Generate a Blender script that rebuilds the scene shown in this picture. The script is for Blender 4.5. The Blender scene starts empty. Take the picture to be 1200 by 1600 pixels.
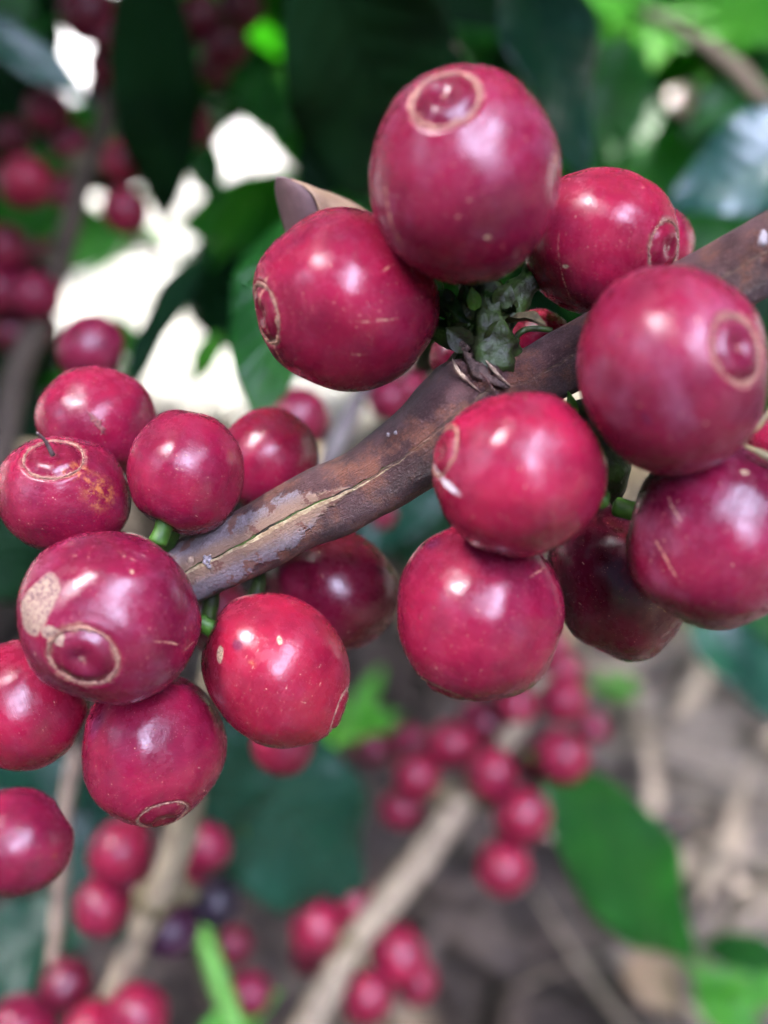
import bpy, math, random
from mathutils import Vector, Matrix, noise
from math import sin, cos, pi, radians

# ------------------------------------------------------------------ scene, camera, light
sc = bpy.context.scene
COL = sc.collection
sc.unit_settings.scale_length = 0.01            # one unit is one centimetre
F = 1500.0                                       # focal length in pixels of the 1200x1600 photograph
PITCH = radians(35)
CAM = Vector((0, 0, 70))
FWD = Vector((0, cos(PITCH), -sin(PITCH)))
RIGHT = Vector((1, 0, 0))
UP = Vector((0, sin(PITCH), cos(PITCH)))
cam_data = bpy.data.cameras.new('camera')
cam = bpy.data.objects.new('camera', cam_data)
COL.objects.link(cam)
cam.location = CAM
cam.rotation_euler = (pi / 2 - PITCH, 0, 0)
cam_data.sensor_fit = 'VERTICAL'
cam_data.sensor_height = 24
cam_data.lens = 24 * F / 1600
cam_data.clip_start = 0.5
cam_data.clip_end = 20000
cam_data.dof.use_dof = True
cam_data.dof.focus_distance = 8.75
cam_data.dof.aperture_fstop = cam_data.lens * 0.001 / (2 * 0.145)
sc.camera = cam

SUN_DIR = Vector((-0.30, 0.52, 0.80)).normalized()
SUN_EL = math.asin(SUN_DIR.z)
SUN_AZ = math.atan2(SUN_DIR.x, SUN_DIR.y)
world = bpy.data.worlds.new('World')
sc.world = world
world.use_nodes = True
wn = world.node_tree
wn.nodes.clear()
w_out = wn.nodes.new('ShaderNodeOutputWorld')
w_bg = wn.nodes.new('ShaderNodeBackground')
w_bg.inputs['Strength'].default_value = 0.05
w_sky = wn.nodes.new('ShaderNodeTexSky')
w_sky.sky_type = 'NISHITA'
w_sky.sun_disc = False
w_sky.sun_elevation = SUN_EL
w_sky.sun_rotation = SUN_AZ
w_sky.altitude = 900
w_geo = wn.nodes.new('ShaderNodeTexCoord')
w_noise = wn.nodes.new('ShaderNodeTexNoise')
w_noise.inputs['Scale'].default_value = 6.5
w_noise.inputs['Detail'].default_value = 4.0
wn.links.new(w_geo.outputs['Generated'], w_noise.inputs['Vector'])
prev = w_sky.outputs[0]
# bright patches added to the sky for key light and highlights: direction, angular size, brightness
for cdir, size, val in (((-0.42, -0.06, 0.88), 0.11, 800.0), ((-0.85, -0.30, 0.50), 0.2, 45.0),
                        ((0.22, -0.55, 0.74), 0.24, 185.0), ((0.38, -0.22, 0.86), 0.17, 200.0)):
    cd = Vector(cdir).normalized()
    dt = wn.nodes.new('ShaderNodeVectorMath'); dt.operation = 'DISTANCE'
    dt.inputs[1].default_value = cd
    wn.links.new(w_geo.outputs['Generated'], dt.inputs[0])
    ad = wn.nodes.new('ShaderNodeMath'); ad.operation = 'MULTIPLY_ADD'
    wn.links.new(w_noise.outputs['Fac'], ad.inputs[0]); ad.inputs[1].default_value = 0.35
    wn.links.new(dt.outputs['Value'], ad.inputs[2])
    mr = wn.nodes.new('ShaderNodeMapRange')
    wn.links.new(ad.outputs[0], mr.inputs['Value'])
    mr.inputs['From Min'].default_value = size * 0.75 + 0.17
    mr.inputs['From Max'].default_value = size * 1.15 + 0.17
    mr.inputs['To Min'].default_value = 1.0
    mr.inputs['To Max'].default_value = 0.0
    mx = wn.nodes.new('ShaderNodeMix'); mx.data_type = 'RGBA'
    wn.links.new(mr.outputs[0], mx.inputs[0])
    wn.links.new(prev, mx.inputs[6])
    mx.inputs[7].default_value = (val, val * 0.97, val * 1.03, 1) if val > 400 else (val * 0.84, val * 0.87, val * 1.25, 1)
    prev = mx.outputs[2]
wn.links.new(prev, w_bg.inputs['Color'])
wn.links.new(w_bg.outputs[0], w_out.inputs['Surface'])

sun_data = bpy.data.lights.new('sun', 'SUN')
sun_data.energy = 5.0
sun_data.angle = radians(0.55)
sun_data.color = (1.0, 0.965, 0.91)
sun = bpy.data.objects.new('sun', sun_data)
COL.objects.link(sun)
sun.rotation_euler = SUN_DIR.to_track_quat('Z', 'Y').to_euler()
sun.location = (0, 0, 400)

sc.view_settings.view_transform = 'Standard'
sc.view_settings.look = 'None'
sc.view_settings.exposure = 2.15
sc.view_settings.gamma = 1.0
sc.view_settings.use_curve_mapping = False
sc.cycles.max_bounces = 8
sc.cycles.transparent_max_bounces = 8
sc.cycles.caustics_reflective = False
sc.cycles.caustics_refractive = False
sc.cycles.sample_clamp_indirect = 6.0
sc.cycles.use_denoising = True

RND = random.Random(7)


def P(u, v, d):
    """a point seen at pixel (u, v) of the photograph, d centimetres in front of the lens"""
    return CAM + RIGHT * ((u - 600) / F * d) + UP * ((800 - v) / F * d) + FWD * d


def pix(p):
    q = p - CAM
    z = q.dot(FWD)
    if z < 0.1:
        return (-9999, -9999, z)
    return (600 + F * q.dot(RIGHT) / z, 800 - F * q.dot(UP) / z, z)


# ------------------------------------------------------------------ object helpers
def link(o, parent=None):
    COL.objects.link(o)
    if parent is not None:
        o.parent = parent
    return o


def tag(o, label=None, cat=None, group=None, kind=None):
    if label: o['label'] = label
    if cat: o['category'] = cat
    if group: o['group'] = group
    if kind: o['kind'] = kind
    return o


def empty(name, loc, label, cat, group=None):
    o = bpy.data.objects.new(name, None)
    o.empty_display_size = 0.3
    o.location = loc
    link(o)
    return tag(o, label, cat, group)


class MB:
    def __init__(self):
        self.v, self.f, self.uv = [], [], []

    def grid(self, pts, nu, nv, uvs=None, close_v=False):
        """pts: nu rows of nv points"""
        b = len(self.v)
        self.v.extend(pts)
        self.uv.extend(uvs if uvs else [(0, 0)] * len(pts))
        for i in range(nu - 1):
            for j in range(nv if close_v else nv - 1):
                j2 = (j + 1) % nv
                self.f.append((b + i * nv + j, b + i * nv + j2, b + (i + 1) * nv + j2, b + (i + 1) * nv + j))
        return b

    def mesh(self, name, mat, smooth=True):
        me = bpy.data.meshes.new(name)
        me.from_pydata([tuple(p) for p in self.v], [], self.f)
        uvl = me.uv_layers.new(name='UVMap')
        vi = [0] * len(me.loops)
        me.loops.foreach_get('vertex_index', vi)
        flat = []
        for i in vi:
            flat.extend(self.uv[i])
        uvl.data.foreach_set('uv', flat)
        if smooth:
            me.polygons.foreach_set('use_smooth', [True] * len(me.polygons))
        if mat is not None:
            for m in (mat if isinstance(mat, (list, tuple)) else [mat]):
                me.materials.append(m)
        me.update()
        return me

    def build(self, name, mat, parent=None, loc=None, smooth=True):
        o = bpy.data.objects.new(name, self.mesh(name, mat, smooth))
        if loc is not None:
            o.location = loc
        return link(o, parent)


def catmull(pts, n):
    out = []
    P_ = [pts[0] + (pts[0] - pts[1])] + list(pts) + [pts[-1] + (pts[-1] - pts[-2])]
    for i in range(1, len(P_) - 2):
        p0, p1, p2, p3 = P_[i - 1], P_[i], P_[i + 1], P_[i + 2]
        for k in range(n):
            t = k / n
            out.append(0.5 * ((2 * p1) + (p2 - p0) * t + (2 * p0 - 5 * p1 + 4 * p2 - p3) * t * t
                              + (3 * p1 - p0 - 3 * p2 + p3) * t ** 3))
    out.append(P_[-2].copy())
    return out


def tube(mb, pts, radii, nsub=6, nseg=12, face=None, bump=0.0, bscale=3.0, cap=True, rfun=None):
    """pts, radii: control points; the surface is one closed-ended tube; UV = (length, angle)"""
    ctr = catmull([Vector((p.x, p.y, p.z)) for p in pts], nsub)
    rr = catmull([Vector((r, 0, 0)) for r in radii], nsub)
    rows, uvs, s = [], [], 0.0
    n = len(ctr)
    nprev = None
    for i in range(n):
        a, b = ctr[max(0, i - 1)], ctr[min(n - 1, i + 1)]
        t = (b - a).normalized()
        if i: s += (ctr[i] - ctr[i - 1]).length
        if face is not None:
            N = (face - ctr[i])
        else:
            N = nprev if nprev is not None else (Vector((0, 0, 1)) if abs(t.z) < 0.9 else Vector((1, 0, 0)))
        N = (N - t * N.dot(t)).normalized()
        nprev = N
        B = t.cross(N).normalized()
        for j in range(nseg):
            # the seam of the UV sheet lies on the side away from angle 0
            ang = -pi + 2 * pi * j / nseg
            r = rr[i].x
            if rfun: r *= rfun(s, ang)
            d = N * cos(ang) + B * sin(ang)
            if bump:
                r *= 1 + bump * noise.noise((ctr[i] + d * r) * bscale)
            rows.append(ctr[i] + d * r)
            uvs.append((s, ang))
    # do not close through the seam: duplicate column
    pts2, uv2 = [], []
    for i in range(n):
        row = rows[i * nseg:(i + 1) * nseg]
        pts2 += row + [row[0]]
        uv2 += uvs[i * nseg:(i + 1) * nseg] + [(uvs[i * nseg][0], pi)]
    b = mb.grid(pts2, n, nseg + 1, uv2)
    if cap:
        for k, idx in ((0, 0), (1, n - 1)):
            c = len(mb.v)
            mb.v.append(ctr[idx]); mb.uv.append((uvs[idx * nseg][0], 0))
            for j in range(nseg):
                a1, a2 = b + idx * (nseg + 1) + j, b + idx * (nseg + 1) + j + 1
                mb.f.append((c, a2, a1) if k == 0 else (c, a1, a2))
    return mb


# ------------------------------------------------------------------ material helpers
class NT:
    def __init__(self, name):
        self.m = bpy.data.materials.new(name)
        self.m.use_nodes = True
        self.t = self.m.node_tree
        self.b = self.t.nodes['Principled BSDF']
        self.o = self.t.nodes['Material Output']

    def n(self, typ, **kw):
        nd = self.t.nodes.new(typ)
        for k, v in kw.items():
            if k == 'op': nd.operation = v
            else: setattr(nd, k, v)
        return nd

    def lk(self, a, b):
        self.t.links.new(a, b)

    def put(self, sock, val):
        if isinstance(val, bpy.types.NodeSocket): self.lk(val, sock)
        else: sock.default_value = val

    def math(self, op, a, b=None, c=None, clamp=False):
        nd = self.n('ShaderNodeMath', op=op)
        nd.use_clamp = clamp
        self.put(nd.inputs[0], a)
        if b is not None: self.put(nd.inputs[1], b)
        if c is not None: self.put(nd.inputs[2], c)
        return nd.outputs[0]

    def vmath(self, op, a, b=None):
        nd = self.n('ShaderNodeVectorMath', op=op)
        self.put(nd.inputs[0], a)
        if b is not None: self.put(nd.inputs[1], b)
        return nd.outputs['Value'] if op in ('DOT_PRODUCT', 'LENGTH', 'DISTANCE') else nd.outputs[0]

    def noise(self, vec, scale, detail=2.0, rough=0.5, dist=0.0):
        nd = self.n('ShaderNodeTexNoise')
        self.put(nd.inputs['Vector'], vec)
        nd.inputs['Scale'].default_value = scale
        nd.inputs['Detail'].default_value = detail
        nd.inputs['Roughness'].default_value = rough
        nd.inputs['Distortion'].default_value = dist
        return nd.outputs['Fac']

    def vor(self, vec, scale, feature='F1', rnd=1.0):
        nd = self.n('ShaderNodeTexVoronoi', feature=feature)
        self.put(nd.inputs['Vector'], vec)
        nd.inputs['Scale'].default_value = scale
        nd.inputs['Randomness'].default_value = rnd
        return nd

    def map(self, val, a, b, c=0.0, d=1.0, smooth=True):
        nd = self.n('ShaderNodeMapRange')
        if smooth: nd.interpolation_type = 'SMOOTHSTEP'
        self.put(nd.inputs['Value'], val)
        nd.inputs['From Min'].default_value = a
        nd.inputs['From Max'].default_value = b
        nd.inputs['To Min'].default_value = c
        nd.inputs['To Max'].default_value = d
        return nd.outputs[0]

    def mix(self, fac, a, b):
        nd = self.n('ShaderNodeMix', data_type='RGBA')
        self.put(nd.inputs[0], fac)
        self.put(nd.inputs[6], a if isinstance(a, bpy.types.NodeSocket) else (*a, 1))
        self.put(nd.inputs[7], b if isinstance(b, bpy.types.NodeSocket) else (*b, 1))
        return nd.outputs[2]

    def mixf(self, fac, a, b):
        nd = self.n('ShaderNodeMix', data_type='FLOAT')
        self.put(nd.inputs[0], fac); self.put(nd.inputs[2], a); self.put(nd.inputs[3], b)
        return nd.outputs[0]

    def scale3(self, vec, s):
        nd = self.n('ShaderNodeMapping')
        self.put(nd.inputs['Vector'], vec)
        nd.inputs['Scale'].default_value = s
        return nd.outputs[0]

    def bump(self, h, strength, dist, prev=None):
        nd = self.n('ShaderNodeBump')
        self.put(nd.inputs['Height'], h)
        nd.inputs['Strength'].default_value = strength
        nd.inputs['Distance'].default_value = dist
        if prev is not None: self.lk(prev, nd.inputs['Normal'])
        return nd.outputs[0]

    def set(self, name, val):
        self.put(self.b.inputs[name], val)


def c3(r, g, b, k=1.0):
    return (r * k, g * k, b * k)


TONES = {  # skin colours, the darker ones also standing in for shade: main, deeper patches
    'crimson': ((0.180, 0.0052, 0.025), (0.108, 0.0036, 0.018)),
    'red': ((0.195, 0.0058, 0.025), (0.125, 0.004, 0.018)),
    'bright': ((0.215, 0.0066, 0.022), (0.145, 0.005, 0.018)),
    'wine': ((0.145, 0.0050, 0.024), (0.088, 0.0036, 0.017)),
    'dark': ((0.098, 0.0028, 0.015), (0.066, 0.0022, 0.011)),
    'dark2': ((0.085, 0.003, 0.014), (0.050, 0.002, 0.010)),
    'plum': ((0.045, 0.010, 0.026), (0.024, 0.008, 0.018)),
    'black': ((0.018, 0.010, 0.018), (0.010, 0.007, 0.012)),
}
CORK = (0.42, 0.26, 0.15)


def cherry_mat(name, tone, blobs=(), seed=0.0, rough=0.235, bloom=0.35, speck=1.0, detail=True, ring=0.0):
    m = NT(name)
    main, deep = TONES[tone]
    att = m.n('ShaderNodeAttribute'); att.attribute_name = 'loc'
    loc = m.vmath('ADD', att.outputs['Vector'], (seed * 3.1, seed * 1.7, seed * 2.3))
    raw = att.outputs['Vector']
    n1 = m.map(m.noise(loc, 1.3, 3.0, 0.55), 0.32, 0.68)
    col = m.mix(n1, main, deep)
    # faint streaks running round the fruit
    st = m.noise(m.scale3(loc, (2.0, 2.0, 26.0)), 1.6, 3.0, 0.6)
    col = m.mix(m.map(st, 0.50, 0.80, 0.0, 0.30), col, tuple(min(1, c * 1.35 + 0.02) for c in main))
    fine = m.noise(loc, 38.0, 3.0, 0.7)
    col = m.mix(m.map(fine, 0.48, 0.75, 0.0, 0.22), col, tuple(c * 0.5 for c in deep))
    rgh = m.mixf(m.map(m.noise(loc, 5.5, 4.0, 0.65), 0.42, 0.62), rough - 0.03, rough + 0.11)
    hgt = m.math('MULTIPLY', m.noise(loc, 20.0, 4.0, 0.65), 0.5)
    hgt = m.math('ADD', hgt, m.math('MULTIPLY', st, 0.25))
    if detail:
        # pinprick pores and little pale scratches
        for sc_, r0, gate, amt in ((11.0, 0.095, 0.26, 0.9), (28.0, 0.15, 0.32, 0.7)):
            v = m.vor(loc, sc_)
            sep = m.n('ShaderNodeSeparateColor'); m.lk(v.outputs['Color'], sep.inputs[0])
            g = m.math('GREATER_THAN', sep.outputs[0], 1 - gate)
            dot = m.map(v.outputs['Distance'], r0 * 0.5, r0 * 1.3, 1.0, 0.0)
            k = m.math('MULTIPLY', m.math('MULTIPLY', dot, g), amt * speck)
            col = m.mix(k, col, (0.46, 0.19, 0.14))
            hgt = m.math('ADD', hgt, m.math('MULTIPLY', k, 0.5))
        sv = m.vor(m.scale3(loc, (3.2, 3.2, 15.0)), 1.3)
        sep = m.n('ShaderNodeSeparateColor'); m.lk(sv.outputs['Color'], sep.inputs[0])
        g = m.math('GREATER_THAN', sep.outputs[1], 0.78)
        k = m.math('MULTIPLY', m.math('MULTIPLY', m.map(sv.outputs['Distance'], 0.05, 0.16, 1.0, 0.0), g),
                   m.map(m.noise(loc, 30.0, 1.0), 0.42, 0.55, 0.0, 0.75))
        col = m.mix(k, col, (0.55, 0.33, 0.22))
        rgh = m.mixf(k, rgh, 0.7)
    # waxy bloom: a thin pale dust
    bl = m.map(m.noise(loc, 2.1, 4.0, 0.6), 0.45, 0.75, 0.0, 0.06 * bloom)
    col = m.mix(bl, col, (0.50, 0.30, 0.46))
    if ring:
        # brown russet left in and around the ring of the flower scar, and a duller disc inside it
        sz = m.n('ShaderNodeSeparateXYZ'); m.lk(raw, sz.inputs[0])
        th = m.math('DIVIDE', m.math('ARCCOSINE', m.math('MINIMUM', sz.outputs[2], 0.99999)), ring)
        nn = m.noise(raw, 9.0, 5.0, 0.75)
        inside = m.map(th, 0.80, 1.0, 0.45, 0.0)
        col = m.mix(inside, col, tuple(c * 0.55 for c in deep))
        off = m.math('ABSOLUTE', m.math('SUBTRACT', th, 1.05))
        k = m.map(m.math('ADD', off, m.math('MULTIPLY_ADD', nn, -0.75, 0.375)), 0.02, 0.11, 0.70, 0.0)
        k = m.math('MULTIPLY', k, m.map(off, 0.28, 0.42, 1.0, 0.0))
        col = m.mix(k, col, m.mix(m.map(m.noise(raw, 30.0, 3.0, 0.7), 0.4, 0.62), (0.25, 0.12, 0.075), (0.12, 0.028, 0.03)))
        rgh = m.mixf(k, rgh, 0.7)
        pitk = m.map(th, 0.0, 0.16, 0.8, 0.0)
        col = m.mix(pitk, col, (0.22, 0.12, 0.09))
    for (c, t, b, ra, rb, kind) in blobs:
        df = m.vmath('SUBTRACT', raw, tuple(c))
        jit = m.math('MULTIPLY_ADD', m.noise(raw, 0.9 / max(rb, 0.02), 3.0, 0.6), 1.0, -0.5)
        da = m.math('DIVIDE', m.vmath('DOT_PRODUCT', df, tuple(t)), ra)
        db = m.math('DIVIDE', m.vmath('DOT_PRODUCT', df, tuple(b)), rb * (0.42 if kind == 'line' else 1.0))
        if kind in ('line', 'cut'):
            wob = m.math('MULTIPLY_ADD', m.noise(raw, 7.0, 2.0), 5.0, -2.5)
            db = m.math('ADD', db, wob)
        dc = m.math('DIVIDE', m.vmath('DOT_PRODUCT', df, tuple(c)), 0.6)
        l = m.math('SQRT', m.math('ADD', m.math('ADD', m.math('MULTIPLY', da, da), m.math('MULTIPLY', db, db)),
                                  m.math('MULTIPLY', dc, dc)))
        l = m.math('ADD', l, m.math('MULTIPLY', jit, 0.9 if kind in ('cork', 'mottle') else 0.5))
        soft = {'cork': 0.06, 'spot': 0.15, 'line': 0.3, 'cut': 0.3, 'mottle': 0.6, 'bruise': 0.5, 'pale': 0.4}[kind]
        k = m.map(l, 1.0 - soft, 1.0 + soft, 1.0, 0.0)
        cells = m.map(m.vor(raw, 26.0).outputs['Distance'], 0.22, 0.5)
        fine2 = m.map(m.noise(raw, 34.0, 3.0, 0.7), 0.4, 0.62)
        if kind == 'cork':
            cc = m.mix(m.math('MULTIPLY', cells, fine2), (0.25, 0.17, 0.115), (0.075, 0.025, 0.035))
            amt = 1.0
        elif kind == 'spot':
            cc = m.mix(fine2, (0.45, 0.32, 0.20), (0.16, 0.10, 0.05)); amt = 0.95
        elif kind == 'line':
            k = m.math('MULTIPLY', k, m.map(m.noise(raw, 26.0, 3.0, 0.7), 0.42, 0.55)); cc = m.mix(fine2, (0.46, 0.27, 0.16), (0.28, 0.09, 0.07)); amt = 0.95
        elif kind == 'cut':
            cc = m.mix(fine2, (0.05, 0.02, 0.02), (0.20, 0.06, 0.05)); amt = 0.9
        elif kind == 'mottle':
            k = m.math('MULTIPLY', k, m.map(m.noise(raw, 8.0, 4.0, 0.7), 0.42, 0.66)); cc = m.mix(0.0, (0.42, 0.16, 0.04), (0, 0, 0)); amt = 0.55
        elif kind == 'bruise':
            cc = m.mix(0.0, (0.05, 0.008, 0.03), (0, 0, 0)); amt = 0.65
        else:
            cc = m.mix(fine2, (0.62, 0.58, 0.60), (0.35, 0.28, 0.30)); amt = 0.9
        k = m.math('MULTIPLY', k, amt)
        col = m.mix(k, col, cc)
        if kind not in ('bruise', 'mottle'):
            rgh = m.mixf(k, rgh, 0.75)
            hgt = m.math('ADD', hgt, m.math('MULTIPLY', k, -1.5 if kind == 'cut' else 0.8))
    m.set('Base Color', col)
    m.set('Roughness', rgh)
    m.set('IOR', 1.42)
    m.set('Specular IOR Level', 0.40)
    m.set('Subsurface Weight', 0.10)
    m.set('Subsurface Radius', (0.12, 0.03, 0.03))
    m.set('Subsurface Scale', 0.6)
    m.set('Normal', m.bump(hgt, 0.32, 0.014))
    return m.m


def cork_mat():
    m = NT('dry_cork')
    tc = m.n('ShaderNodeTexCoord').outputs['Object']
    f = m.noise(tc, 34.0, 4.0, 0.7)
    col = m.mix(m.map(f, 0.36, 0.66), (0.27, 0.145, 0.09), (0.11, 0.032, 0.03))
    m.set('Base Color', col); m.set('Roughness', 0.85)
    m.set('Normal', m.bump(f, 0.5, 0.02))
    return m.m


def simple_mat(name, a, b, scale=6.0, rough=0.6, bumpd=0.02, bs=0.4, detail=4.0, stretch=(1, 1, 1), trans=0.0, tcol=None):
    m = NT(name)
    tc = m.scale3(m.n('ShaderNodeTexCoord').outputs['Object'], stretch)
    f = m.noise(tc, scale, detail, 0.6)
    m.set('Base Color', m.mix(m.map(f, 0.3, 0.7), a, b))
    m.set('Roughness', rough)
    m.set('Specular IOR Level', 0.28)
    m.set('Normal', m.bump(m.noise(tc, scale * 2.5, 4.0, 0.6), bs, bumpd))
    if trans:
        tr = m.n('ShaderNodeBsdfTranslucent'); tr.inputs['Color'].default_value = (*(tcol or a), 1)
        ms = m.n('ShaderNodeMixShader'); ms.inputs[0].default_value = trans
        m.lk(m.b.outputs[0], ms.inputs[1]); m.lk(tr.outputs[0], ms.inputs[2]); m.lk(ms.outputs[0], m.o.inputs['Surface'])
    return m.m


def leaf_mat(name, a, b, vein, tcol, trans=0.3, rough=0.32, spec=0.32):
    m = NT(name)
    uv = m.n('ShaderNodeUVMap').outputs[0]
    sx = m.n('ShaderNodeSeparateXYZ'); m.lk(uv, sx.inputs[0])
    av = m.math('ABSOLUTE', m.math('SUBTRACT', sx.outputs[1], 0.5))
    tc = m.n('ShaderNodeTexCoord').outputs['Object']
    n1 = m.noise(tc, 0.8, 3.0)
    col = m.mix(m.map(n1, 0.3, 0.7), a, b)
    # side veins sweep forward from the midrib
    ph = m.math('SUBTRACT', m.math('MULTIPLY', sx.outputs[0], 10.0), m.math('MULTIPLY', av, 3.4))
    tri = m.math('ABSOLUTE', m.math('SUBTRACT', m.math('FRACT', ph), 0.5))
    vk = m.map(tri, 0.0, 0.06, 1.0, 0.0)
    mid = m.map(av, 0.0, 0.022, 1.0, 0.0)
    k = m.math('MAXIMUM', m.math('MULTIPLY', vk, 0.35), m.math('MULTIPLY', mid, 0.8))
    col = m.mix(k, col, vein)
    m.set('Base Color', col)
    m.set('Roughness', m.mixf(m.noise(tc, 2.0, 2.0), rough - 0.05, rough + 0.12))
    m.set('Specular IOR Level', spec)
    pil = m.map(tri, 0.0, 0.5, 0.0, 1.0)
    m.set('Normal', m.bump(m.math('ADD', m.math('MULTIPLY', pil, 1.0), m.math('MULTIPLY', m.noise(tc, 1.5, 3.0), 2.0)), 0.35, 0.07))
    tr = m.n('ShaderNodeBsdfTranslucent')
    m.lk(m.mix(k, tcol, tuple(c * 0.5 for c in tcol)), tr.inputs['Color'])
    ms = m.n('ShaderNodeMixShader'); ms.inputs[0].default_value = trans
    m.lk(m.b.outputs[0], ms.inputs[1]); m.lk(tr.outputs[0], ms.inputs[2]); m.lk(ms.outputs[0], m.o.inputs['Surface'])
    return m.m


M_CORK = cork_mat()
M_GREEN = simple_mat('green_stalk', (0.045, 0.12, 0.012), (0.022, 0.06, 0.008), 8, 0.45, trans=0.15, tcol=(0.2, 0.5, 0.05))
M_DRYLEAF = simple_mat('dry_leaf_tan', (0.26, 0.17, 0.10), (0.17, 0.10, 0.06), 2.2, 0.6, 0.03, 0.5, stretch=(1, 3, 1), trans=0.12, tcol=(0.35, 0.18, 0.06))
M_DRYLEAF2 = simple_mat('dry_leaf_purple', (0.085, 0.045, 0.043), (0.055, 0.028, 0.028), 2.0, 0.6, 0.03, 0.4)
M_SHOOT = simple_mat('shoot_green', (0.020, 0.040, 0.004), (0.010, 0.009, 0.004), 5.5, 0.5, 0.04, 0.6)
M_BRACT = simple_mat('bract_brown', (0.13, 0.10, 0.045), (0.045, 0.035, 0.02), 9, 0.6, 0.03)
M_STYLE = simple_mat('dry_thread', (0.16, 0.12, 0.11), (0.07, 0.05, 0.05), 20, 0.7)
M_TWIG = simple_mat('pale_twig', (0.24, 0.19, 0.125), (0.14, 0.105, 0.07), 3.0, 0.75, 0.03, 0.5)
M_TWIG2 = simple_mat('brown_twig', (0.24, 0.17, 0.12), (0.12, 0.08, 0.06), 3.0, 0.75, 0.03, 0.5)
M_TWIG3 = simple_mat('grey_twig', (0.18, 0.15, 0.135), (0.10, 0.08, 0.075), 3.0, 0.75, 0.03, 0.5)
M_TRUNK = simple_mat('trunk_bark', (0.085, 0.062, 0.048), (0.04, 0.03, 0.024), 0.6, 0.85, 0.5, 0.6)
L_DARK = leaf_mat('leaf_shade_dark', (0.0025, 0.012, 0.0045), (0.0045, 0.021, 0.006), (0.01, 0.03, 0.012), (0.03, 0.20, 0.01), 0.025, 0.50, 0.05)  # base near black: shade on the leaves is put into the colour
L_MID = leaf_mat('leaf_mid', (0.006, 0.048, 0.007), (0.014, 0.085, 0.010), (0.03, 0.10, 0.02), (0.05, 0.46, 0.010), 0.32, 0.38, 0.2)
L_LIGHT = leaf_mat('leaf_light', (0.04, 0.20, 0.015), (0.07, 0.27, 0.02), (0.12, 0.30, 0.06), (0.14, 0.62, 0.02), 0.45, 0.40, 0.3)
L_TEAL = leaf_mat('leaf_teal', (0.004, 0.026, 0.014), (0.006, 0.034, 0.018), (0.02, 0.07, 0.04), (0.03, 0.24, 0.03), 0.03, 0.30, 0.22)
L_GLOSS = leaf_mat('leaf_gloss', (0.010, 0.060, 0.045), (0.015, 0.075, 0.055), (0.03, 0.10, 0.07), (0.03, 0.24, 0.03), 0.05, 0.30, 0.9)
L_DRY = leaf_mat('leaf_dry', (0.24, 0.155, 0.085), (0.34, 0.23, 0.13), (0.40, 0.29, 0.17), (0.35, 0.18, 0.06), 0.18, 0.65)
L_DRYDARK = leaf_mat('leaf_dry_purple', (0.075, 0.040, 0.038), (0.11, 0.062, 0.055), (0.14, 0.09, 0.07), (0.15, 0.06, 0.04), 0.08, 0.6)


M_DIMTWIG = simple_mat('dim_twig', (0.065, 0.046, 0.032), (0.035, 0.025, 0.018), 3.0, 0.8, 0.03, 0.5)
# ------------------------------------------------------------------ leaves
def outline(t):
    """half width of a coffee leaf along its length, with a drawn-out tip"""
    w = (sin(pi * min(1, t ** 0.82)) ** 0.78) if 0 < t < 1 else 0.0
    return w * (1.0 - 0.42 * max(0.0, (t - 0.66) / 0.34) ** 1.1)


def leaf_pts(L, W, bend, fold, wave, ph, nl=18, nw=9, twist=0.0):
    pts, uvs = [], []
    for i in range(nl):
        t = i / (nl - 1)
        hw = W / 2 * outline(t)
        a = bend * t
        cx = L * (sin(a) / bend if abs(bend) > 1e-4 else t)
        cz = -L * ((1 - cos(a)) / bend if abs(bend) > 1e-4 else 0)
        nx, nz = sin(a), cos(a)
        tw = twist * t
        for j in range(nw):
            s = -1 + 2 * j / (nw - 1)
            y = s * hw
            z = fold * abs(s) * hw + wave * W * 0.06 * sin(ph + t * 15 + (1.7 if s > 0 else 0)) * abs(s) ** 1.6
            y2 = y * cos(tw) - z * sin(tw); z2 = y * sin(tw) + z * cos(tw)
            pts.append(Vector((cx + nx * z2, y2, cz + nz * z2)))
            uvs.append((t, 0.5 + 0.5 * s))
    return pts, uvs


def frame(base, tip, nrm):
    x = (tip - base).normalized()
    z = (nrm - x * nrm.dot(x))
    if z.length < 1e-3: z = Vector((0, 0, 1)) - x * x.z
    z.normalize()
    y = z.cross(x)
    return Matrix((x, y, z)).transposed()


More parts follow.
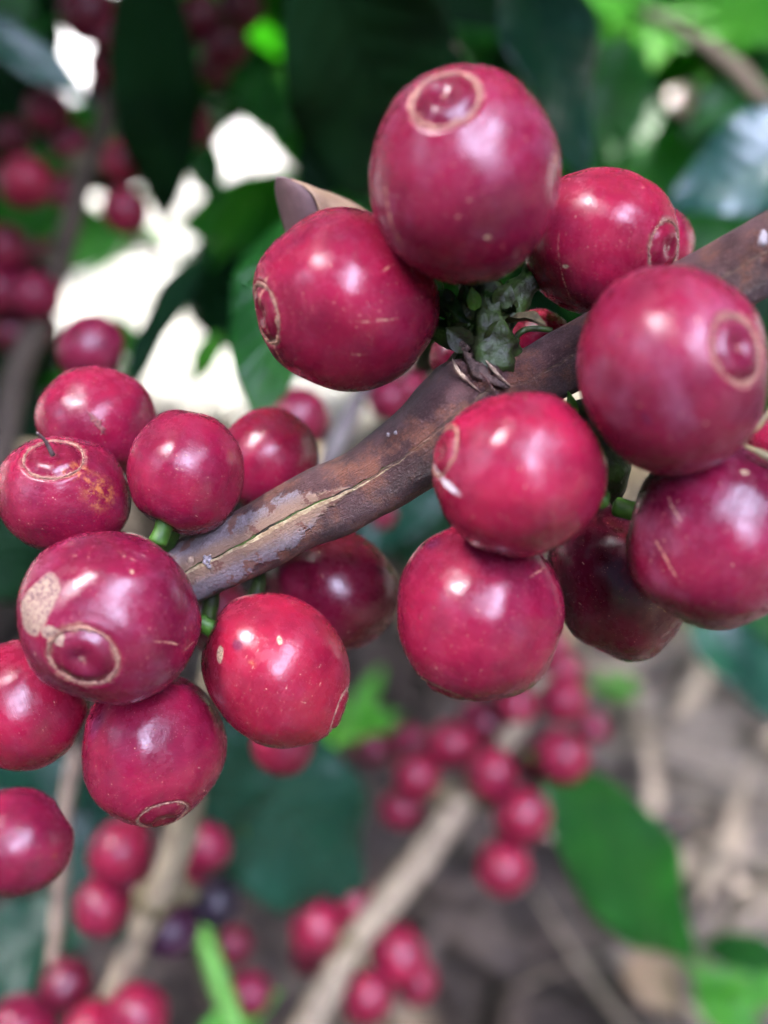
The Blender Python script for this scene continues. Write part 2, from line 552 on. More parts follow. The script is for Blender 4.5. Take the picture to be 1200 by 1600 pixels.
def coffee_leaf(base, tip, width, nrm, mat, label, bend=0.5, fold=0.18, wave=1.0, name='coffee_leaf', cat='leaf', group=None,
                twist=0.0, stalk=True, thick=0.03):
    e = empty(name, base, label, cat, group)
    L = (tip - base).length
    R = frame(base, tip, nrm)
    # correct for the bend so the tip still lands where it should
    ph = RND.random() * 6
    pts, uvs = leaf_pts(1.0, width / L, bend, fold, wave, ph, twist=twist, nl=26, nw=13)
    end = pts[25 * 13 + 6]
    k = L / end.length
    rot = frame(Vector((0, 0, 0)), end, Vector((0, 0, 1))).transposed()
    pts = [R @ (rot @ p * k) for p in pts]
    mb = MB(); mb.grid(pts, 26, 13, uvs)
    bl = mb.build('blade', mat, e)
    sol = bl.modifiers.new('thickness', 'SOLIDIFY'); sol.thickness = thick; sol.offset = 0
    m2 = MB()
    cen = [pts[i * 13 + 6] for i in (0, 5, 10, 15, 20, 25)]
    rr = [width * 0.018, width * 0.016, width * 0.013, width * 0.010, width * 0.006, width * 0.003]
    tube(m2, cen, rr, 3, 8)
    m2.build('midrib', mat, e)
    if stalk:
        m3 = MB()
        d = (pts[6] - pts[3 * 13 + 6]).normalized()
        tube(m3, [pts[6] - d * 0.05, pts[6] + d * L * 0.05, pts[6] + d * L * 0.10 + Vector((0, 0, -0.02 * L))], [width * 0.02] * 3, 3, 8)
        m3.build('leaf_stalk', M_GREEN if mat not in (L_DRY, L_DRYDARK) else M_TWIG2, e)
    return e


# ------------------------------------------------------------------ cherries
def unit_profile(theta, phi, ring, seed, pit=True):
    """radius of the fruit (1 = body) at angle theta from the flower-end scar"""
    r = 1.0
    x = theta / ring
    if x < 1.3:
        # groove under the ring, low dome inside it, a pit with a nub in the middle
        r -= 0.030 * math.exp(-((x - 1.0) / 0.13) ** 2)
        r += 0.010 * math.exp(-((x - 1.17) / 0.10) ** 2)
        if x < 1.0:
            r -= 0.018 * (1 - x * x) ** 0.5 * 0.6
            r += 0.022 * math.exp(-((x - 0.55) / 0.22) ** 2)
            r -= 0.034 * math.exp(-(x / 0.22) ** 2)
            r += 0.016 * math.exp(-(x / 0.09) ** 2)
            r += 0.010 * noise.noise(Vector((cos(phi) * x * 2.5 + seed * 2, sin(phi) * x * 2.5, seed)))
    y = (pi - theta)
    r -= 0.10 * math.exp(-(y / 0.22) ** 2)          # stalk hollow
    return r


def cherry_mesh(ring, seed, nth=84, nph=112, amp=0.016):
    pts, locs, uvs = [], [], []
    for i in range(nth + 1):
        q = i / nth
        th = pi * (q ** 1.28)                       # finer rows round the scar
        for j in range(nph):
            ph = 2 * pi * j / nph
            d = Vector((sin(th) * cos(ph), sin(th) * sin(ph), cos(th)))
            jr = 1 + 0.05 * noise.noise(Vector((cos(ph) * 2 + seed, sin(ph) * 2, seed)))
            r = unit_profile(th, ph, ring * jr, seed)
            r += amp * noise.noise(d * 1.4 + Vector((seed, 0, 0))) * 2
            r += amp * 0.35 * noise.noise(d * 3.6 + Vector((0, seed, 0)))
            pts.append(d * r); locs.append(d); uvs.append((ph, th))
    return pts, locs, uvs, nth + 1, nph


def add_loc(me, locs):
    a = me.attributes.new('loc', 'FLOAT_VECTOR', 'POINT')
    flat = []
    for l in locs: flat.extend(l)
    a.data.foreach_set('vector', flat)


def solve_ellipsoid(u, v, a, b, ang, d, depth=0.96):
    """centre and axes of an ellipsoid whose outline is the wanted ellipse"""
    ca, sa = cos(radians(ang)), sin(radians(ang))
    e1 = RIGHT * ca + UP * sa
    e2 = -RIGHT * sa + UP * ca
    C = P(u, v, d)
    ra, rb = a * d / F, b * d / F
    rc = (ra + rb) / 2 * depth
    N = 14
    for it in range(7):
        mn1 = mn2 = 1e9; mx1 = mx2 = -1e9
        for i in range(1, N):
            th = pi * i / N
            for j in range(28):
                ph = 2 * pi * j / 28
                q = C + e1 * (ra * sin(th) * cos(ph)) + e2 * (rb * sin(th) * sin(ph)) - FWD * (rc * cos(th))
                x, y, z = pix(q)
                w1 = (x - u) * ca + (v - y) * sa
                w2 = -(x - u) * sa + (v - y) * ca
                mn1 = min(mn1, w1); mx1 = max(mx1, w1); mn2 = min(mn2, w2); mx2 = max(mx2, w2)
        C = C - e1 * ((mn1 + mx1) / 2 * d / F) - e2 * ((mn2 + mx2) / 2 * d / F)
        ra *= 2 * a / (mx1 - mn1); rb *= 2 * b / (mx2 - mn2)
    return C, Matrix((e1 * ra, e2 * rb, -FWD * rc)).transposed()


ALLCH = []


def cherry(label, u, v, a, b, ang, d, cal, tone='crimson', ring=0.36, blobs=(), seed=None, stalk=True, ringw=1.0, thread=None,
           rough=0.235, group='coffee cherries on the branch in focus', attach=None, speck=1.0, amp=0.030, depth=0.96, bloom=0.35):
    seed = seed if seed is not None else len(ALLCH) * 1.37 + 0.5
    C, E = solve_ellipsoid(u, v, a, b, ang, d, depth)
    Ei = E.inverted()

    def hit(pu, pv):
        o = Ei @ (CAM - C)
        dr = (Ei @ (P(pu, pv, 1.0) - CAM)).normalized()
        bq = o.dot(dr); cq = o.dot(o) - 1
        disc = bq * bq - cq
        if disc < 0:
            return (o - dr * bq).normalized()
        return o + dr * (-bq - math.sqrt(disc))
    if len(cal) == 2:
        ax = hit(*cal)
    else:
        ax = Ei @ (RIGHT * cal[0] + UP * cal[1] - FWD * cal[2])
    ax = ax.normalized()
    Q = ax.to_track_quat('Z', 'Y').to_matrix()        # loc space -> unit space
    Qi = Q.transposed()
    bl = []
    for (pu, pv, la, lb, da, kind) in blobs:
        c = hit(pu, pv)
        t = hit(pu + cos(radians(da)) * 3, pv - sin(radians(da)) * 3) - c
        t = (t - c * t.dot(c)).normalized()
        bb = c.cross(t)
        m_ = (a + b) / 2
        bl.append((Qi @ c, Qi @ t, Qi @ bb, la / m_, lb / m_, kind))
    mat = cherry_mat('cherry_skin', tone, bl, seed, rough, bloom, speck, ring=ring)
    e = empty('coffee_cherry', C, label, 'coffee cherry', group)
    pts, locs, uvs, nu, nv = cherry_mesh(ring, seed, amp=amp)
    A = E @ Q
    mb = MB(); mb.grid([A @ p for p in pts], nu, nv, uvs, close_v=True)
    o = mb.build('fruit_skin', mat, e)
    add_loc(o.data, locs)
    # corky ring left by the flower
    mb = MB()
    n = 150; rowp = []
    rr = random.Random(int(seed * 100))
    for i in range(n):
        ph = 2 * pi * i / n
        cs, sn = cos(ph), sin(ph)
        jr = 1 + 0.05 * noise.noise(Vector((cs * 2 + seed, sn * 2, seed)))
        cen = ring * jr * 1.03
        w = ringw * (0.022 + 0.034 * noise.noise(Vector((cs * 3, sn * 3, seed + 9)))) * (1 + 0.35 * rr.uniform(-1, 1))
        w = max(w, 0.006)
        h = 0.015 + 0.008 * rr.uniform(-1, 1)
        for k in range(9):
            x = -1 + 2 * k / 8
            th = cen + x * w + 0.012 * noise.noise(Vector((cs * 9, sn * 9, seed + 3)))
            hh = h * (1 - x * x) ** 0.5 if abs(x) < 1 else 0
            hh *= 0.65 + 0.35 * cos(x * pi * 1.5)
            base = 0.985 + 2 * amp * noise.noise(Vector((sin(th) * cs, sin(th) * sn, cos(th))) * 1.4 + Vector((seed, 0, 0)))
            r = base + hh - (0.012 if abs(x) > 0.95 else 0)
            rowp.append(A @ Vector((sin(th) * cs * r, sin(th) * sn * r, cos(th) * r)))
    rowp += rowp[:9]
    mb.grid(rowp, n + 1, 9)
    mb.build('flower_scar_ring', M_CORK, e)
    if stalk:
        mb = MB()
        s0 = A @ Vector((0, 0, -0.86)); dirv = (A @ Vector((0, 0, -1))).normalized()
        end = (attach - C) if attach is not None else s0 + dirv * 0.22
        mid = s0 + dirv * min(0.18, (end - s0).length * 0.5)
        tube(mb, [s0, mid, end, end + (end - mid) * 0.25], [0.10, 0.085, 0.085, 0.03], 5, 12, bump=0.2, bscale=5)
        mb.build('fruit_stalk', M_GREEN, e)
    if thread:
        mb = MB()
        p0 = A @ Vector((0, 0, 0.965))
        p2 = P(thread[0], thread[1], thread[2]) - C
        tube(mb, [p0, (p0 + p2) / 2 + UP * 0.03, p2], [0.022, 0.016, 0.011], 5, 8)
        mb.build('dried_style', M_STYLE, e)
    ALLCH.append((label, C, E))
    return e


# the fruiting branch: centre line through (u, v, depth, half width in px)
BR = [(2500, -420, 8.6, 44), (1750, 60, 8.0, 48), (1330, 320, 8.0, 50), (1240, 372, 8.05, 51), (1150, 424, 8.15, 49), (1020, 492, 8.4, 44), (900, 556, 8.7, 43), (825, 598, 8.8, 46),
      (762, 618, 8.85, 62), (705, 660, 8.8, 62), (640, 712, 8.85, 54), (560, 762, 8.95, 50), (470, 803, 9.1, 47), (385, 850, 9.25, 44),
      (300, 893, 9.4, 43), (200, 950, 9.6, 42), (90, 1020, 9.8, 40), (-40, 1110, 10.0, 38), (-220, 1230, 10.3, 36), (-700, 1560, 11.5, 33)]

cherry('large crimson cherry at the top centre with an oval tan scar ring', 725, 273, 152, 173, 2, 7.65,
       (694, 146), 'wine', 0.33, [(612, 345, 46, 7, -72, 'line'), (762, 370, 5, 3, 0, 'spot'), (866, 250, 9, 14, 0, 'line'), (700, 95, 10, 3, 0, 'line')], amp=0.02, bloom=1.1)
cherry('crimson cherry left of the top one with a cracked tan scar on its left edge', 541, 468, 147, 140, -8, 8.45,
       (404, 492), 'crimson', 0.34, [(606, 418, 14, 4, 25, 'line'), (590, 500, 30, 3, 5, 'line'), (560, 556, 10, 3, 0, 'line'), (408, 455, 30, 10, 70, 'line'),
       (425, 545, 34, 9, -62, 'line'), (683, 500, 14, 5, 80, 'line')], ringw=1.35)
cherry('pinkish red cherry in the upper right with its scar ring facing right', 940, 377, 123, 119, -12, 8.75,
       (1046, 388), 'red', 0.35, [(880, 430, 60, 2, -75, 'line'), (885, 415, 5, 3, 0, 'spot')], ringw=0.9)
cherry('sliver of cherry behind the pinkish red one at the upper right', 1022, 385, 63, 66, 0, 10.6, (-0.3, 0.6, -0.6), 'crimson', stalk=False)
cherry('large soft focus cherry at the right with a round dimpled scar facing the viewer', 1053, 578, 151, 166, 12, 7.35,
       (1157, 543), 'wine', 0.31, [(880, 640, 3, 3, 0, 'spot'), (1010, 655, 12, 4, -60, 'bruise')], amp=0.02, ringw=0.9, rough=0.28, bloom=1.1)
cherry('smooth pink red cherry in front of the branch with a grey fleck on its left', 811, 740, 134, 129, -10, 7.75,
       (690, 704), 'red', 0.30, [(702, 758, 24, 6, -42, 'pale'), (684, 735, 12, 6, -70, 'pale')], ringw=1.2)
cherry('crimson cherry hanging directly below the middle one with a torn scar at its bottom', 750, 958, 131, 143, 8, 8.5,
       (697, 1092), 'crimson', 0.34, [(676, 850, 16, 12, 20, 'bruise'), (842, 893, 22, 4, 35, 'line')], ringw=1.5)
cherry('dark wrinkled maroon cherry between the two lower right cherries', 968, 903, 104, 132, 14, 9.45,
       (0.05, -0.75, -0.65), 'dark', 0.34, [(1028, 945, 22, 5, -40, 'line')], speck=1.6, amp=0.045, bloom=0.3, stalk=False)
cherry('big wine red cherry cut by the right edge, brown stain on its left side', 1122, 838, 146, 144, 0, 8.05,
       (0.75, -0.25, 0.3), 'wine', 0.34, [(988, 795, 14, 34, 10, 'line'), (1054, 795, 20, 4, -62, 'line'), (1038, 870, 36, 4, -60, 'line'),
       (1163, 738, 7, 5, 0, 'spot')], bloom=1.1)
cherry('corner of a cherry peeping out at the right edge below the dimpled one', 1248, 705, 88, 74, -30, 8.9, (0.6, 0.5, 0.3), 'crimson')
cherry('magenta cherry with a small dark scratch at the top of the left cluster', 150, 662, 98, 90, -14, 9.95,
       (-0.35, 0.85, -0.4), 'crimson', 0.34, [(152, 660, 20, 4, -50, 'cut')], stalk=False)
cherry('left edge cherry with a wide double scar ring on top and a dry thread', 98, 773, 106, 93, -14, 9.1,
       (82, 709), 'crimson', 0.44, [(120, 737, 22, 14, -20, 'mottle'), (158, 770, 26, 24, 0, 'mottle')], thread=(58, 676, 8.4), ringw=0.7)
cherry('round unscarred cherry resting against the upper side of the branch', 290, 738, 92, 98, 8, 8.95,
       (0.35, 0.95, -0.22), 'crimson', 0.30, [(359, 711, 5, 7, 0, 'mottle')])
cherry('cherry half hidden behind the round unscarred one, touching the branch from above', 418, 721, 79, 83, 0, 10.35, (0.6, 0.4, -0.5), 'crimson', stalk=False)
cherry('largest cherry of the lower left with a corky tan patch and a ridged round scar', 168, 965, 145, 137, -10, 8.45,
       (126, 1033), 'wine', 0.36, [(60, 945, 30, 46, -22, 'cork'), (84, 992, 20, 12, -35, 'cork'), (262, 1004, 26, 3.5, -8, 'line'), (296, 1010, 20, 3.5, 42, 'line'),
       (205, 896, 3, 3, 0, 'spot')], ringw=0.9, bloom=1.1)
cherry('bright red cherry below the branch with a small tan spot on its left side', 431, 1047, 112, 125, 38, 9.0,
       (541, 1113), 'bright', 0.33, [(343, 1023, 8, 13, -15, 'spot'), (372, 1008, 9, 8, 0, 'bruise'), (437, 1000, 4, 7, 0, 'spot'), (393, 1040, 6, 6, 0, 'mottle'),
       (474, 1097, 5, 2, -20, 'line')], ringw=1.0)
cherry('plain red cherry at the left edge below the corky patched one', 38, 1101, 104, 102, 30, 9.35, (-0.8, -0.3, 0.1), 'red', 0.34)
cherry('crimson cherry at the bottom of the lower left cluster with a thin scar ring underneath', 239, 1170, 114, 122, -4, 9.25,
       (256, 1281), 'crimson', 0.34, [(152, 1130, 20, 16, 60, 'bruise'), (305, 1268, 16, 4, 45, 'line')], ringw=0.7)
cherry('blurred cherry cut off by the left edge, lowest of the large ones', 20, 1314, 95, 87, -18, 7.6, (-0.7, -0.3, 0.4), 'wine', 0.34,
       [(85, 1337, 6, 5, 0, 'mottle')], stalk=False)
cherry('shaded maroon cherry just under the branch behind the bright red one', 519, 920, 107, 95, -22, 10.35, (0.45, -0.2, -0.8), 'dark', 0.34, rough=0.27, bloom=0.2, stalk=False)
cherry('lilac tinted bit of cherry under the branch beside the corky patched one', 345, 965, 56, 60, 0, 11.0, (0, -0.2, -0.9), 'wine', 0.34, bloom=3.0, stalk=False)
cherry('tiny bit of red cherry showing behind the green shoot above the branch', 842, 528, 52, 44, 0, 9.6, (0, 0.3, -0.9), 'red', 0.34, stalk=False)
cherry('small dark cherry wedged behind the branch left of its node', 706, 556, 34, 40, 0, 10.2, (0, 0.3, -0.9), 'dark', 0.34, stalk=False)

# ------------------------------------------------------------------ the branch itself
def bark_mat():
    m = NT('coffee_bark')
    uv = m.n('ShaderNodeUVMap').outputs[0]
    sx = m.n('ShaderNodeSeparateXYZ'); m.lk(uv, sx.inputs[0])
    S, A = sx.outputs[0], sx.outputs[1]
    tc = m.n('ShaderNodeTexCoord').outputs['Object']
    cyl = m.n('ShaderNodeCombineXYZ')
    m.lk(m.math('MULTIPLY', S, 0.45), cyl.inputs[0]); m.lk(m.math('MULTIPLY', A, 0.3), cyl.inputs[1])
    big = m.noise(tc, 2.2, 4.0, 0.6)
    col = m.mix(m.map(big, 0.35, 0.65), (0.036, 0.011, 0.010), (0.092, 0.040, 0.038))
    rust = m.map(m.noise(m.vmath('ADD', tc, (5.0, 2.0, 1.0)), 2.6, 5.0, 0.68), 0.47, 0.64, 0.0, 0.85)
    col = m.mix(rust, col, (0.17, 0.062, 0.032))
    fib = m.noise(m.scale3(cyl.outputs[0], (4.0, 60.0, 1.0)), 3.0, 4.0, 0.6)
    col = m.mix(m.map(fib, 0.45, 0.75, 0.0, 0.45), col, (0.035, 0.016, 0.018))
    fine = m.noise(tc, 42.0, 3.0, 0.75)
    col = m.mix(m.map(fine, 0.52, 0.74, 0.0, 0.5), col, (0.22, 0.14, 0.125))
    col = m.mix(m.map(m.noise(tc, 60.0, 2.0, 0.6), 0.60, 0.68, 0.0, 0.6), col, (0.02, 0.01, 0.01))
    wx = m.noise(tc, 5.0, 4.0, 0.65)
    wz = m.noise(tc, 17.0, 3.0, 0.6)
    # papery peeled patch on both sides of the split
    s0, s1 = PEEL
    mid = m.math('MULTIPLY_ADD', S, CRK[0], CRK[1])
    dA = m.math('SUBTRACT', A, mid)
    dA = m.math('ADD', dA, m.math('MULTIPLY_ADD', m.noise(cyl.outputs[0], 14.0, 2.0), 0.16, -0.08))
    ad = m.math('ABSOLUTE', dA)
    ends = m.math('MULTIPLY', m.map(S, s0, s0 + 0.9), m.map(S, s1 - 0.4, s1, 1.0, 0.0))
    wid = m.math('MULTIPLY', m.math('MULTIPLY_ADD', wx, 1.5, -0.10), ends)
    wid = m.math('ADD', wid, m.math('MULTIPLY_ADD', wz, 0.22, -0.11))
    wid = m.math('MULTIPLY_ADD', m.map(S, s0 + 0.6, s1 - 0.4, 0.0, 0.55), ends, wid)
    peel = m.map(m.math('SUBTRACT', wid, ad), -0.03, 0.07, 0.0, 0.88)
    patch = m.mix(m.map(fine, 0.35, 0.7), (0.23, 0.195, 0.21), (0.13, 0.095, 0.095))
    near = m.map(m.math('ADD', ad, m.math('MULTIPLY_ADD', wz, 0.3, -0.15)), 0.18, 0.62, 1.0, 0.0)
    patch = m.mix(near, patch, (0.25, 0.155, 0.10))
    hole = m.map(m.noise(m.vmath('ADD', tc, (3, 7, 1)), 5.5, 4.0, 0.6), 0.56, 0.60)
    patch = m.mix(hole, patch, (0.15, 0.065, 0.045))
    col = m.mix(peel, col, patch)
    # split: a cream lip with a green line along it
    cw = m.math('MULTIPLY', m.map(S, CRACK[0], CRACK[0] + 1.5), m.map(S, CRACK[1] - 1.6, CRACK[1], 1.0, 0.12))
    lip = m.map(m.math('SUBTRACT', m.math('MULTIPLY', cw, 0.07), m.math('ABSOLUTE', m.math('ADD', dA, 0.03))), -0.012, 0.015)
    col = m.mix(lip, col, m.mix(m.map(wz, 0.35, 0.6), (0.52, 0.42, 0.24), (0.30, 0.20, 0.11)))
    slit = m.map(m.math('SUBTRACT', m.math('MULTIPLY', cw, 0.032), m.math('ABSOLUTE', m.math('SUBTRACT', dA, 0.03))), -0.010, 0.010)
    col = m.mix(slit, col, m.mix(m.map(wx, 0.4, 0.6), (0.075, 0.13, 0.022), (0.020, 0.016, 0.008)))
    m.set('Base Color', col)
    m.set('Roughness', m.mixf(peel, m.mixf(wx, 0.32, 0.6), 0.55))
    m.set('Specular IOR Level', 0.40)
    h = m.math('MULTIPLY', fine, 0.35)
    h = m.math('ADD', h, m.math('MULTIPLY', fib, 0.5))
    h = m.math('ADD', h, m.math('MULTIPLY', wx, 0.9))
    h = m.math('ADD', h, m.math('MULTIPLY', peel, 0.55))
    h = m.math('SUBTRACT', h, m.math('MULTIPLY', slit, 1.2))
    m.set('Normal', m.bump(h, 1.0, 0.06))
    return m.m


def arc_at(pts, u):
    """length along the branch at photo column u"""
    ctr = catmull(pts, 10); s = 0
    for i in range(1, len(ctr)):
        s += (ctr[i] - ctr[i - 1]).length
        if pix(ctr[i])[0] <= u: return s
    return s


brp = [P(u, v, d) for (u, v, d, w) in BR]
brr = [w * 1.18 * d / F for (u, v, d, w) in BR]
PEEL = (arc_at(brp, 592), arc_at(brp, 262))
CRACK = (arc_at(brp, 655), arc_at(brp, 250))
CRK = (0.0, 0.05)
NODE_S = arc_at(brp, 770)
branch = empty('coffee_branch', brp[8], 'brown coffee branch crossing the picture with a pale split along its bark', 'branch')


def node_shape(s, ang):
    # swollen collar with a sharp step on one side, as where a leaf pair stood
    x = s - NODE_S
    rib = 0.022 * sin(ang * 5 + 2.5 * noise.noise(Vector((s * 1.5, 0, 0)))) + 0.02 * noise.noise(Vector((s * 3.0, cos(ang) * 3, sin(ang) * 3)))
    k = 1 + rib + 0.20 * math.exp(-(x / 0.16) ** 2)
    k += 0.10 * max(0, cos(ang - 0.4)) * math.exp(-((x - 0.10 - 0.10 * ang) / 0.05) ** 2)
    k -= 0.09 * max(0, cos(ang - 0.4)) * math.exp(-((x + 0.02 - 0.10 * ang) / 0.05) ** 2)
    return k


mb = MB()
tube(mb, [p - brp[8] for p in brp], brr, nsub=26, nseg=88, face=CAM - brp[8], bump=0.085, bscale=2.4, rfun=node_shape)
mb.build('bark', bark_mat(), branch)
M_SCALE = simple_mat('grey_scale', (0.26, 0.23, 0.235), (0.12, 0.10, 0.10), 14, 0.5, 0.03)
M_SCAR = simple_mat('tan_scar', (0.36, 0.26, 0.17), (0.12, 0.07, 0.05), 12, 0.8, 0.03, 0.8)


def blobm(mb, c, rx, ry, rz, frm, seed, n=10, rough=0.25):
    b = len(mb.v)
    rows = []
    for i in range(n + 1):
        th = pi * i / n
        for j in range(n * 2):
            ph = pi * j / n
            d = Vector((sin(th) * cos(ph), sin(th) * sin(ph), cos(th)))
            r = 1 + rough * noise.noise(d * 2.2 + Vector((seed, 0, 0)))
            rows.append(c + frm @ Vector((d.x * rx * r, d.y * ry * r, d.z * rz * r)))
    mb.grid(rows, n + 1, n * 2, close_v=True)


CF = Matrix((RIGHT, UP, -FWD)).transposed()      # facing the viewer
# small things sitting on the bark
def on_branch(u, v, d):
    return P(u, v, d) - brp[8]


mb = MB()
for k in range(9):
    blobm(mb, on_branch(326 + RND.uniform(-7, 7), 878 + RND.uniform(-8, 8), 9.0), 0.018, 0.024, 0.012, CF, k, 6, 0.9)
mb.build('scale_crust', M_SCALE, branch)
mb = MB(); blobm(mb, on_branch(302, 876, 9.06), 0.055, 0.05, 0.02, CF, 3, 8)
mb.build('bark_pore', M_SCAR, branch)
for k, (u, v) in enumerate(((606, 679), (618, 676), (1192, 372))):
    mb = MB()
    blobm(mb, on_branch(u, v, 8.44 if k < 2 else 7.70), 0.014 if k < 2 else 0.035, 0.018 if k < 2 else 0.06, 0.015, CF, k + 5, 8, 0.9)
    mb.build('bark_speck', M_SCALE, branch)
# torn stipule edges at the node
def ribbon(mb, pts, w, wob=0.3, n=14, th=0.012, seed=0):
    ctr = catmull(pts, n); rows = []
    m_ = len(ctr)
    for i, c in enumerate(ctr):
        t = (ctr[min(m_ - 1, i + 1)] - ctr[max(0, i - 1)]).normalized()
        N = FWD * -1; B = t.cross(N).normalized(); N = B.cross(t)
        k = sin(pi * (i + 0.3) / m_) ** 0.6 * (1 + wob * noise.noise(c * 9 + Vector((seed, 0, 0))))
        for x, y in ((-1, 0), (-0.5, 1), (0.5, 1), (1, 0), (0, -1)):
            rows.append(c + B * (x * w * k) + N * (y * th))
    mb.grid(rows, m_, 5, close_v=True)


mb = MB()
ribbon(mb, [on_branch(706, 560, 8.45), on_branch(716, 580, 8.38), on_branch(734, 598, 8.36), on_branch(752, 614, 8.4)], 0.024, 1.2, seed=1)
ribbon(mb, [on_branch(758, 562, 8.42), on_branch(778, 585, 8.34), on_branch(798, 604, 8.34)], 0.014, 1.2, seed=2)
mb.build('stipule_scar', M_SCAR, branch)
M_RIDGE = simple_mat('ridge_dark', (0.10, 0.060, 0.045), (0.022, 0.012, 0.010), 12, 0.6, 0.04, 0.8)
mb = MB()
ribbon(mb, [on_branch(722, 540, 8.55), on_branch(735, 566, 8.42), on_branch(760, 590, 8.36), on_branch(796, 606, 8.38)], 0.06, 0.7, th=0.03, seed=4)
for k, (u, v) in enumerate(((727, 545), (742, 551), (752, 556), (733, 558), (748, 566), (720, 538))):
    blobm(mb, on_branch(u, v, 8.48), 0.05, 0.035, 0.04, CF, k + 20, 6, 0.8)
mb.build('node_ridge', M_RIDGE, branch)

# fruit stalks and bracts of the node above the branch
def ridged(sc_, n_):
    return lambda s_, a_: 1 + sc_ * abs(math.sin(n_ * a_ / 2 + 1.3 * math.sin(s_ * 4))) - sc_ / 2 + 0.10 * ((s_ * 3.1) % 1.0)


mb = MB()
tube(mb, [on_branch(765, 585, 8.75), on_branch(762, 530, 8.6), on_branch(760, 488, 8.6), on_branch(748, 445, 8.75), on_branch(738, 415, 8.9)],
     [0.27, 0.21, 0.15, 0.14, 0.12], 10, 28, bump=0.35, bscale=7, rfun=ridged(0.30, 6))
tube(mb, [on_branch(765, 540, 8.7), on_branch(795, 480, 8.75), on_branch(830, 435, 8.9), on_branch(860, 405, 9.0)], [0.14, 0.12, 0.11, 0.10], 8, 20, bump=0.4, bscale=8, rfun=ridged(0.3, 5))
tube(mb, [on_branch(755, 540, 8.7), on_branch(718, 495, 8.65), on_branch(680, 470, 8.7)], [0.14, 0.11, 0.10], 8, 20, bump=0.4, bscale=8, rfun=ridged(0.3, 5))
tube(mb, [on_branch(752, 560, 8.75), on_branch(715, 530, 8.7), on_branch(680, 510, 8.8)], [0.13, 0.10, 0.10], 8, 20, bump=0.4, bscale=8, rfun=ridged(0.3, 5))
mb.build('green_shoot', M_SHOOT, branch)
M_BUD = simple_mat('bud_green', (0.06, 0.15, 0.015), (0.025, 0.07, 0.010), 7, 0.4, 0.03)


def bract(mb, base, tip, w, nrm, bend=0.6, fold=0.5, n=10):
    R = frame(base, tip, nrm)
    L = (tip - base).length
    pts, uvs = leaf_pts(L, w, bend, fold, 0.8, RND.random() * 6, n, 7)
    b = base
    up = [b + R @ p for p in pts]
    dn = [b + R @ (p - Vector((0, 0, 0.018))) for p in pts]
    mb.grid(up, n, 7, uvs); mb.grid(dn, n, 7, uvs)


mb = MB()
bract(mb, on_branch(790, 505, 8.6), on_branch(846, 478, 8.2), 0.20, UP * 0.8 - FWD * 0.6, 0.7)
mb.build('bract', M_BRACT, branch)
mb = MB()
bract(mb, on_branch(745, 500, 8.5), on_branch(735, 452, 8.3), 0.22, -FWD + UP * 0.2)
bract(mb, on_branch(760, 545, 8.5), on_branch(790, 500, 8.35), 0.2, -FWD + RIGHT * 0.4)
bract(mb, on_branch(735, 545, 8.5), on_branch(700, 515, 8.35), 0.22, -FWD - RIGHT * 0.3)
bract(mb, on_branch(775, 480, 8.5), on_branch(800, 445, 8.4), 0.2, -FWD + RIGHT * 0.2)
for k in range(20):
    bu, bv = RND.uniform(700, 808), RND.uniform(452, 550)
    a_ = RND.uniform(0, 2 * pi); l_ = RND.uniform(16, 34)
    bract(mb, on_branch(bu, bv, RND.uniform(8.5, 8.75)), on_branch(bu + cos(a_) * l_, bv - abs(sin(a_)) * l_, 8.5 + RND.uniform(-0.1, 0.1)), RND.uniform(0.06, 0.13),
          -FWD + RIGHT * RND.uniform(-.8, .8) + UP * RND.uniform(-.5, .8), RND.uniform(0.2, 1.2), 0.6, 8)
mb.build('bract', M_SHOOT, branch)
mb = MB()
bract(mb, on_branch(742, 485, 8.42), on_branch(738, 450, 8.3), 0.13, -FWD, 0.3)
mb.build('green_bud', M_BUD, branch)
# thin curved stalk right of the shoot, and dark stubs between the right hand cherries
for pts_, rad_ in (([(800, 535, 8.7), (815, 518, 8.7), (835, 513, 8.75), (862, 516, 8.8)], [0.03, 0.028, 0.026, 0.025]),
                   ([(930, 620, 8.9), (948, 690, 8.9), (958, 745, 8.9), (962, 790, 8.95)], [0.30, 0.22, 0.16, 0.04]),
                   ([(310, 890, 9.6), (330, 930, 9.7), (318, 985, 9.5)], [0.14, 0.09, 0.08]),
                   ([(395, 870, 9.6), (404, 905, 9.6), (396, 945, 9.5)], [0.13, 0.07, 0.09])):
    mb = MB()
    tube(mb, [on_branch(*q) for q in pts_], rad_, 6, 14, bump=0.3, bscale=5)
    mb.build('fruit_spur', M_SHOOT, branch)
mb = MB()
bract(mb, on_branch(897, 655, 8.7), on_branch(893, 618, 8.5), 0.1, -FWD)
mb.build('green_bud', M_GREEN, branch)
mb = MB()
tube(mb, [on_branch(255, 850, 9.3), on_branch(262, 838, 9.2), on_branch(266, 822, 9.1)], [0.12, 0.11, 0.12], 5, 12, bump=0.15)
mb.build('fruit_spur', M_GREEN, branch)
# narrow leafy edge between the two right hand cherries
st = empty('leaf_sliver', P(1165, 700, 7.75), 'narrow brown and green leaf edge squeezed between cherries at the right edge', 'leaf')
mb = MB()
b0 = P(1165, 700, 7.75)
ribbon(mb, [P(1158, 694, 7.55) - b0, P(1185, 706, 7.5) - b0, P(1215, 722, 7.5) - b0, P(1250, 745, 7.6) - b0], 0.030, 0.3, seed=8)
ribbon(mb, [P(1158, 694, 7.55) - b0, P(1180, 670, 7.5) - b0, P(1205, 640, 7.5) - b0, P(1240, 600, 7.6) - b0], 0.028, 0.3, seed=9)
mb.build('dry_margin', simple_mat('dry_margin', (0.30, 0.24, 0.10), (0.16, 0.13, 0.06), 10, 0.6), st)

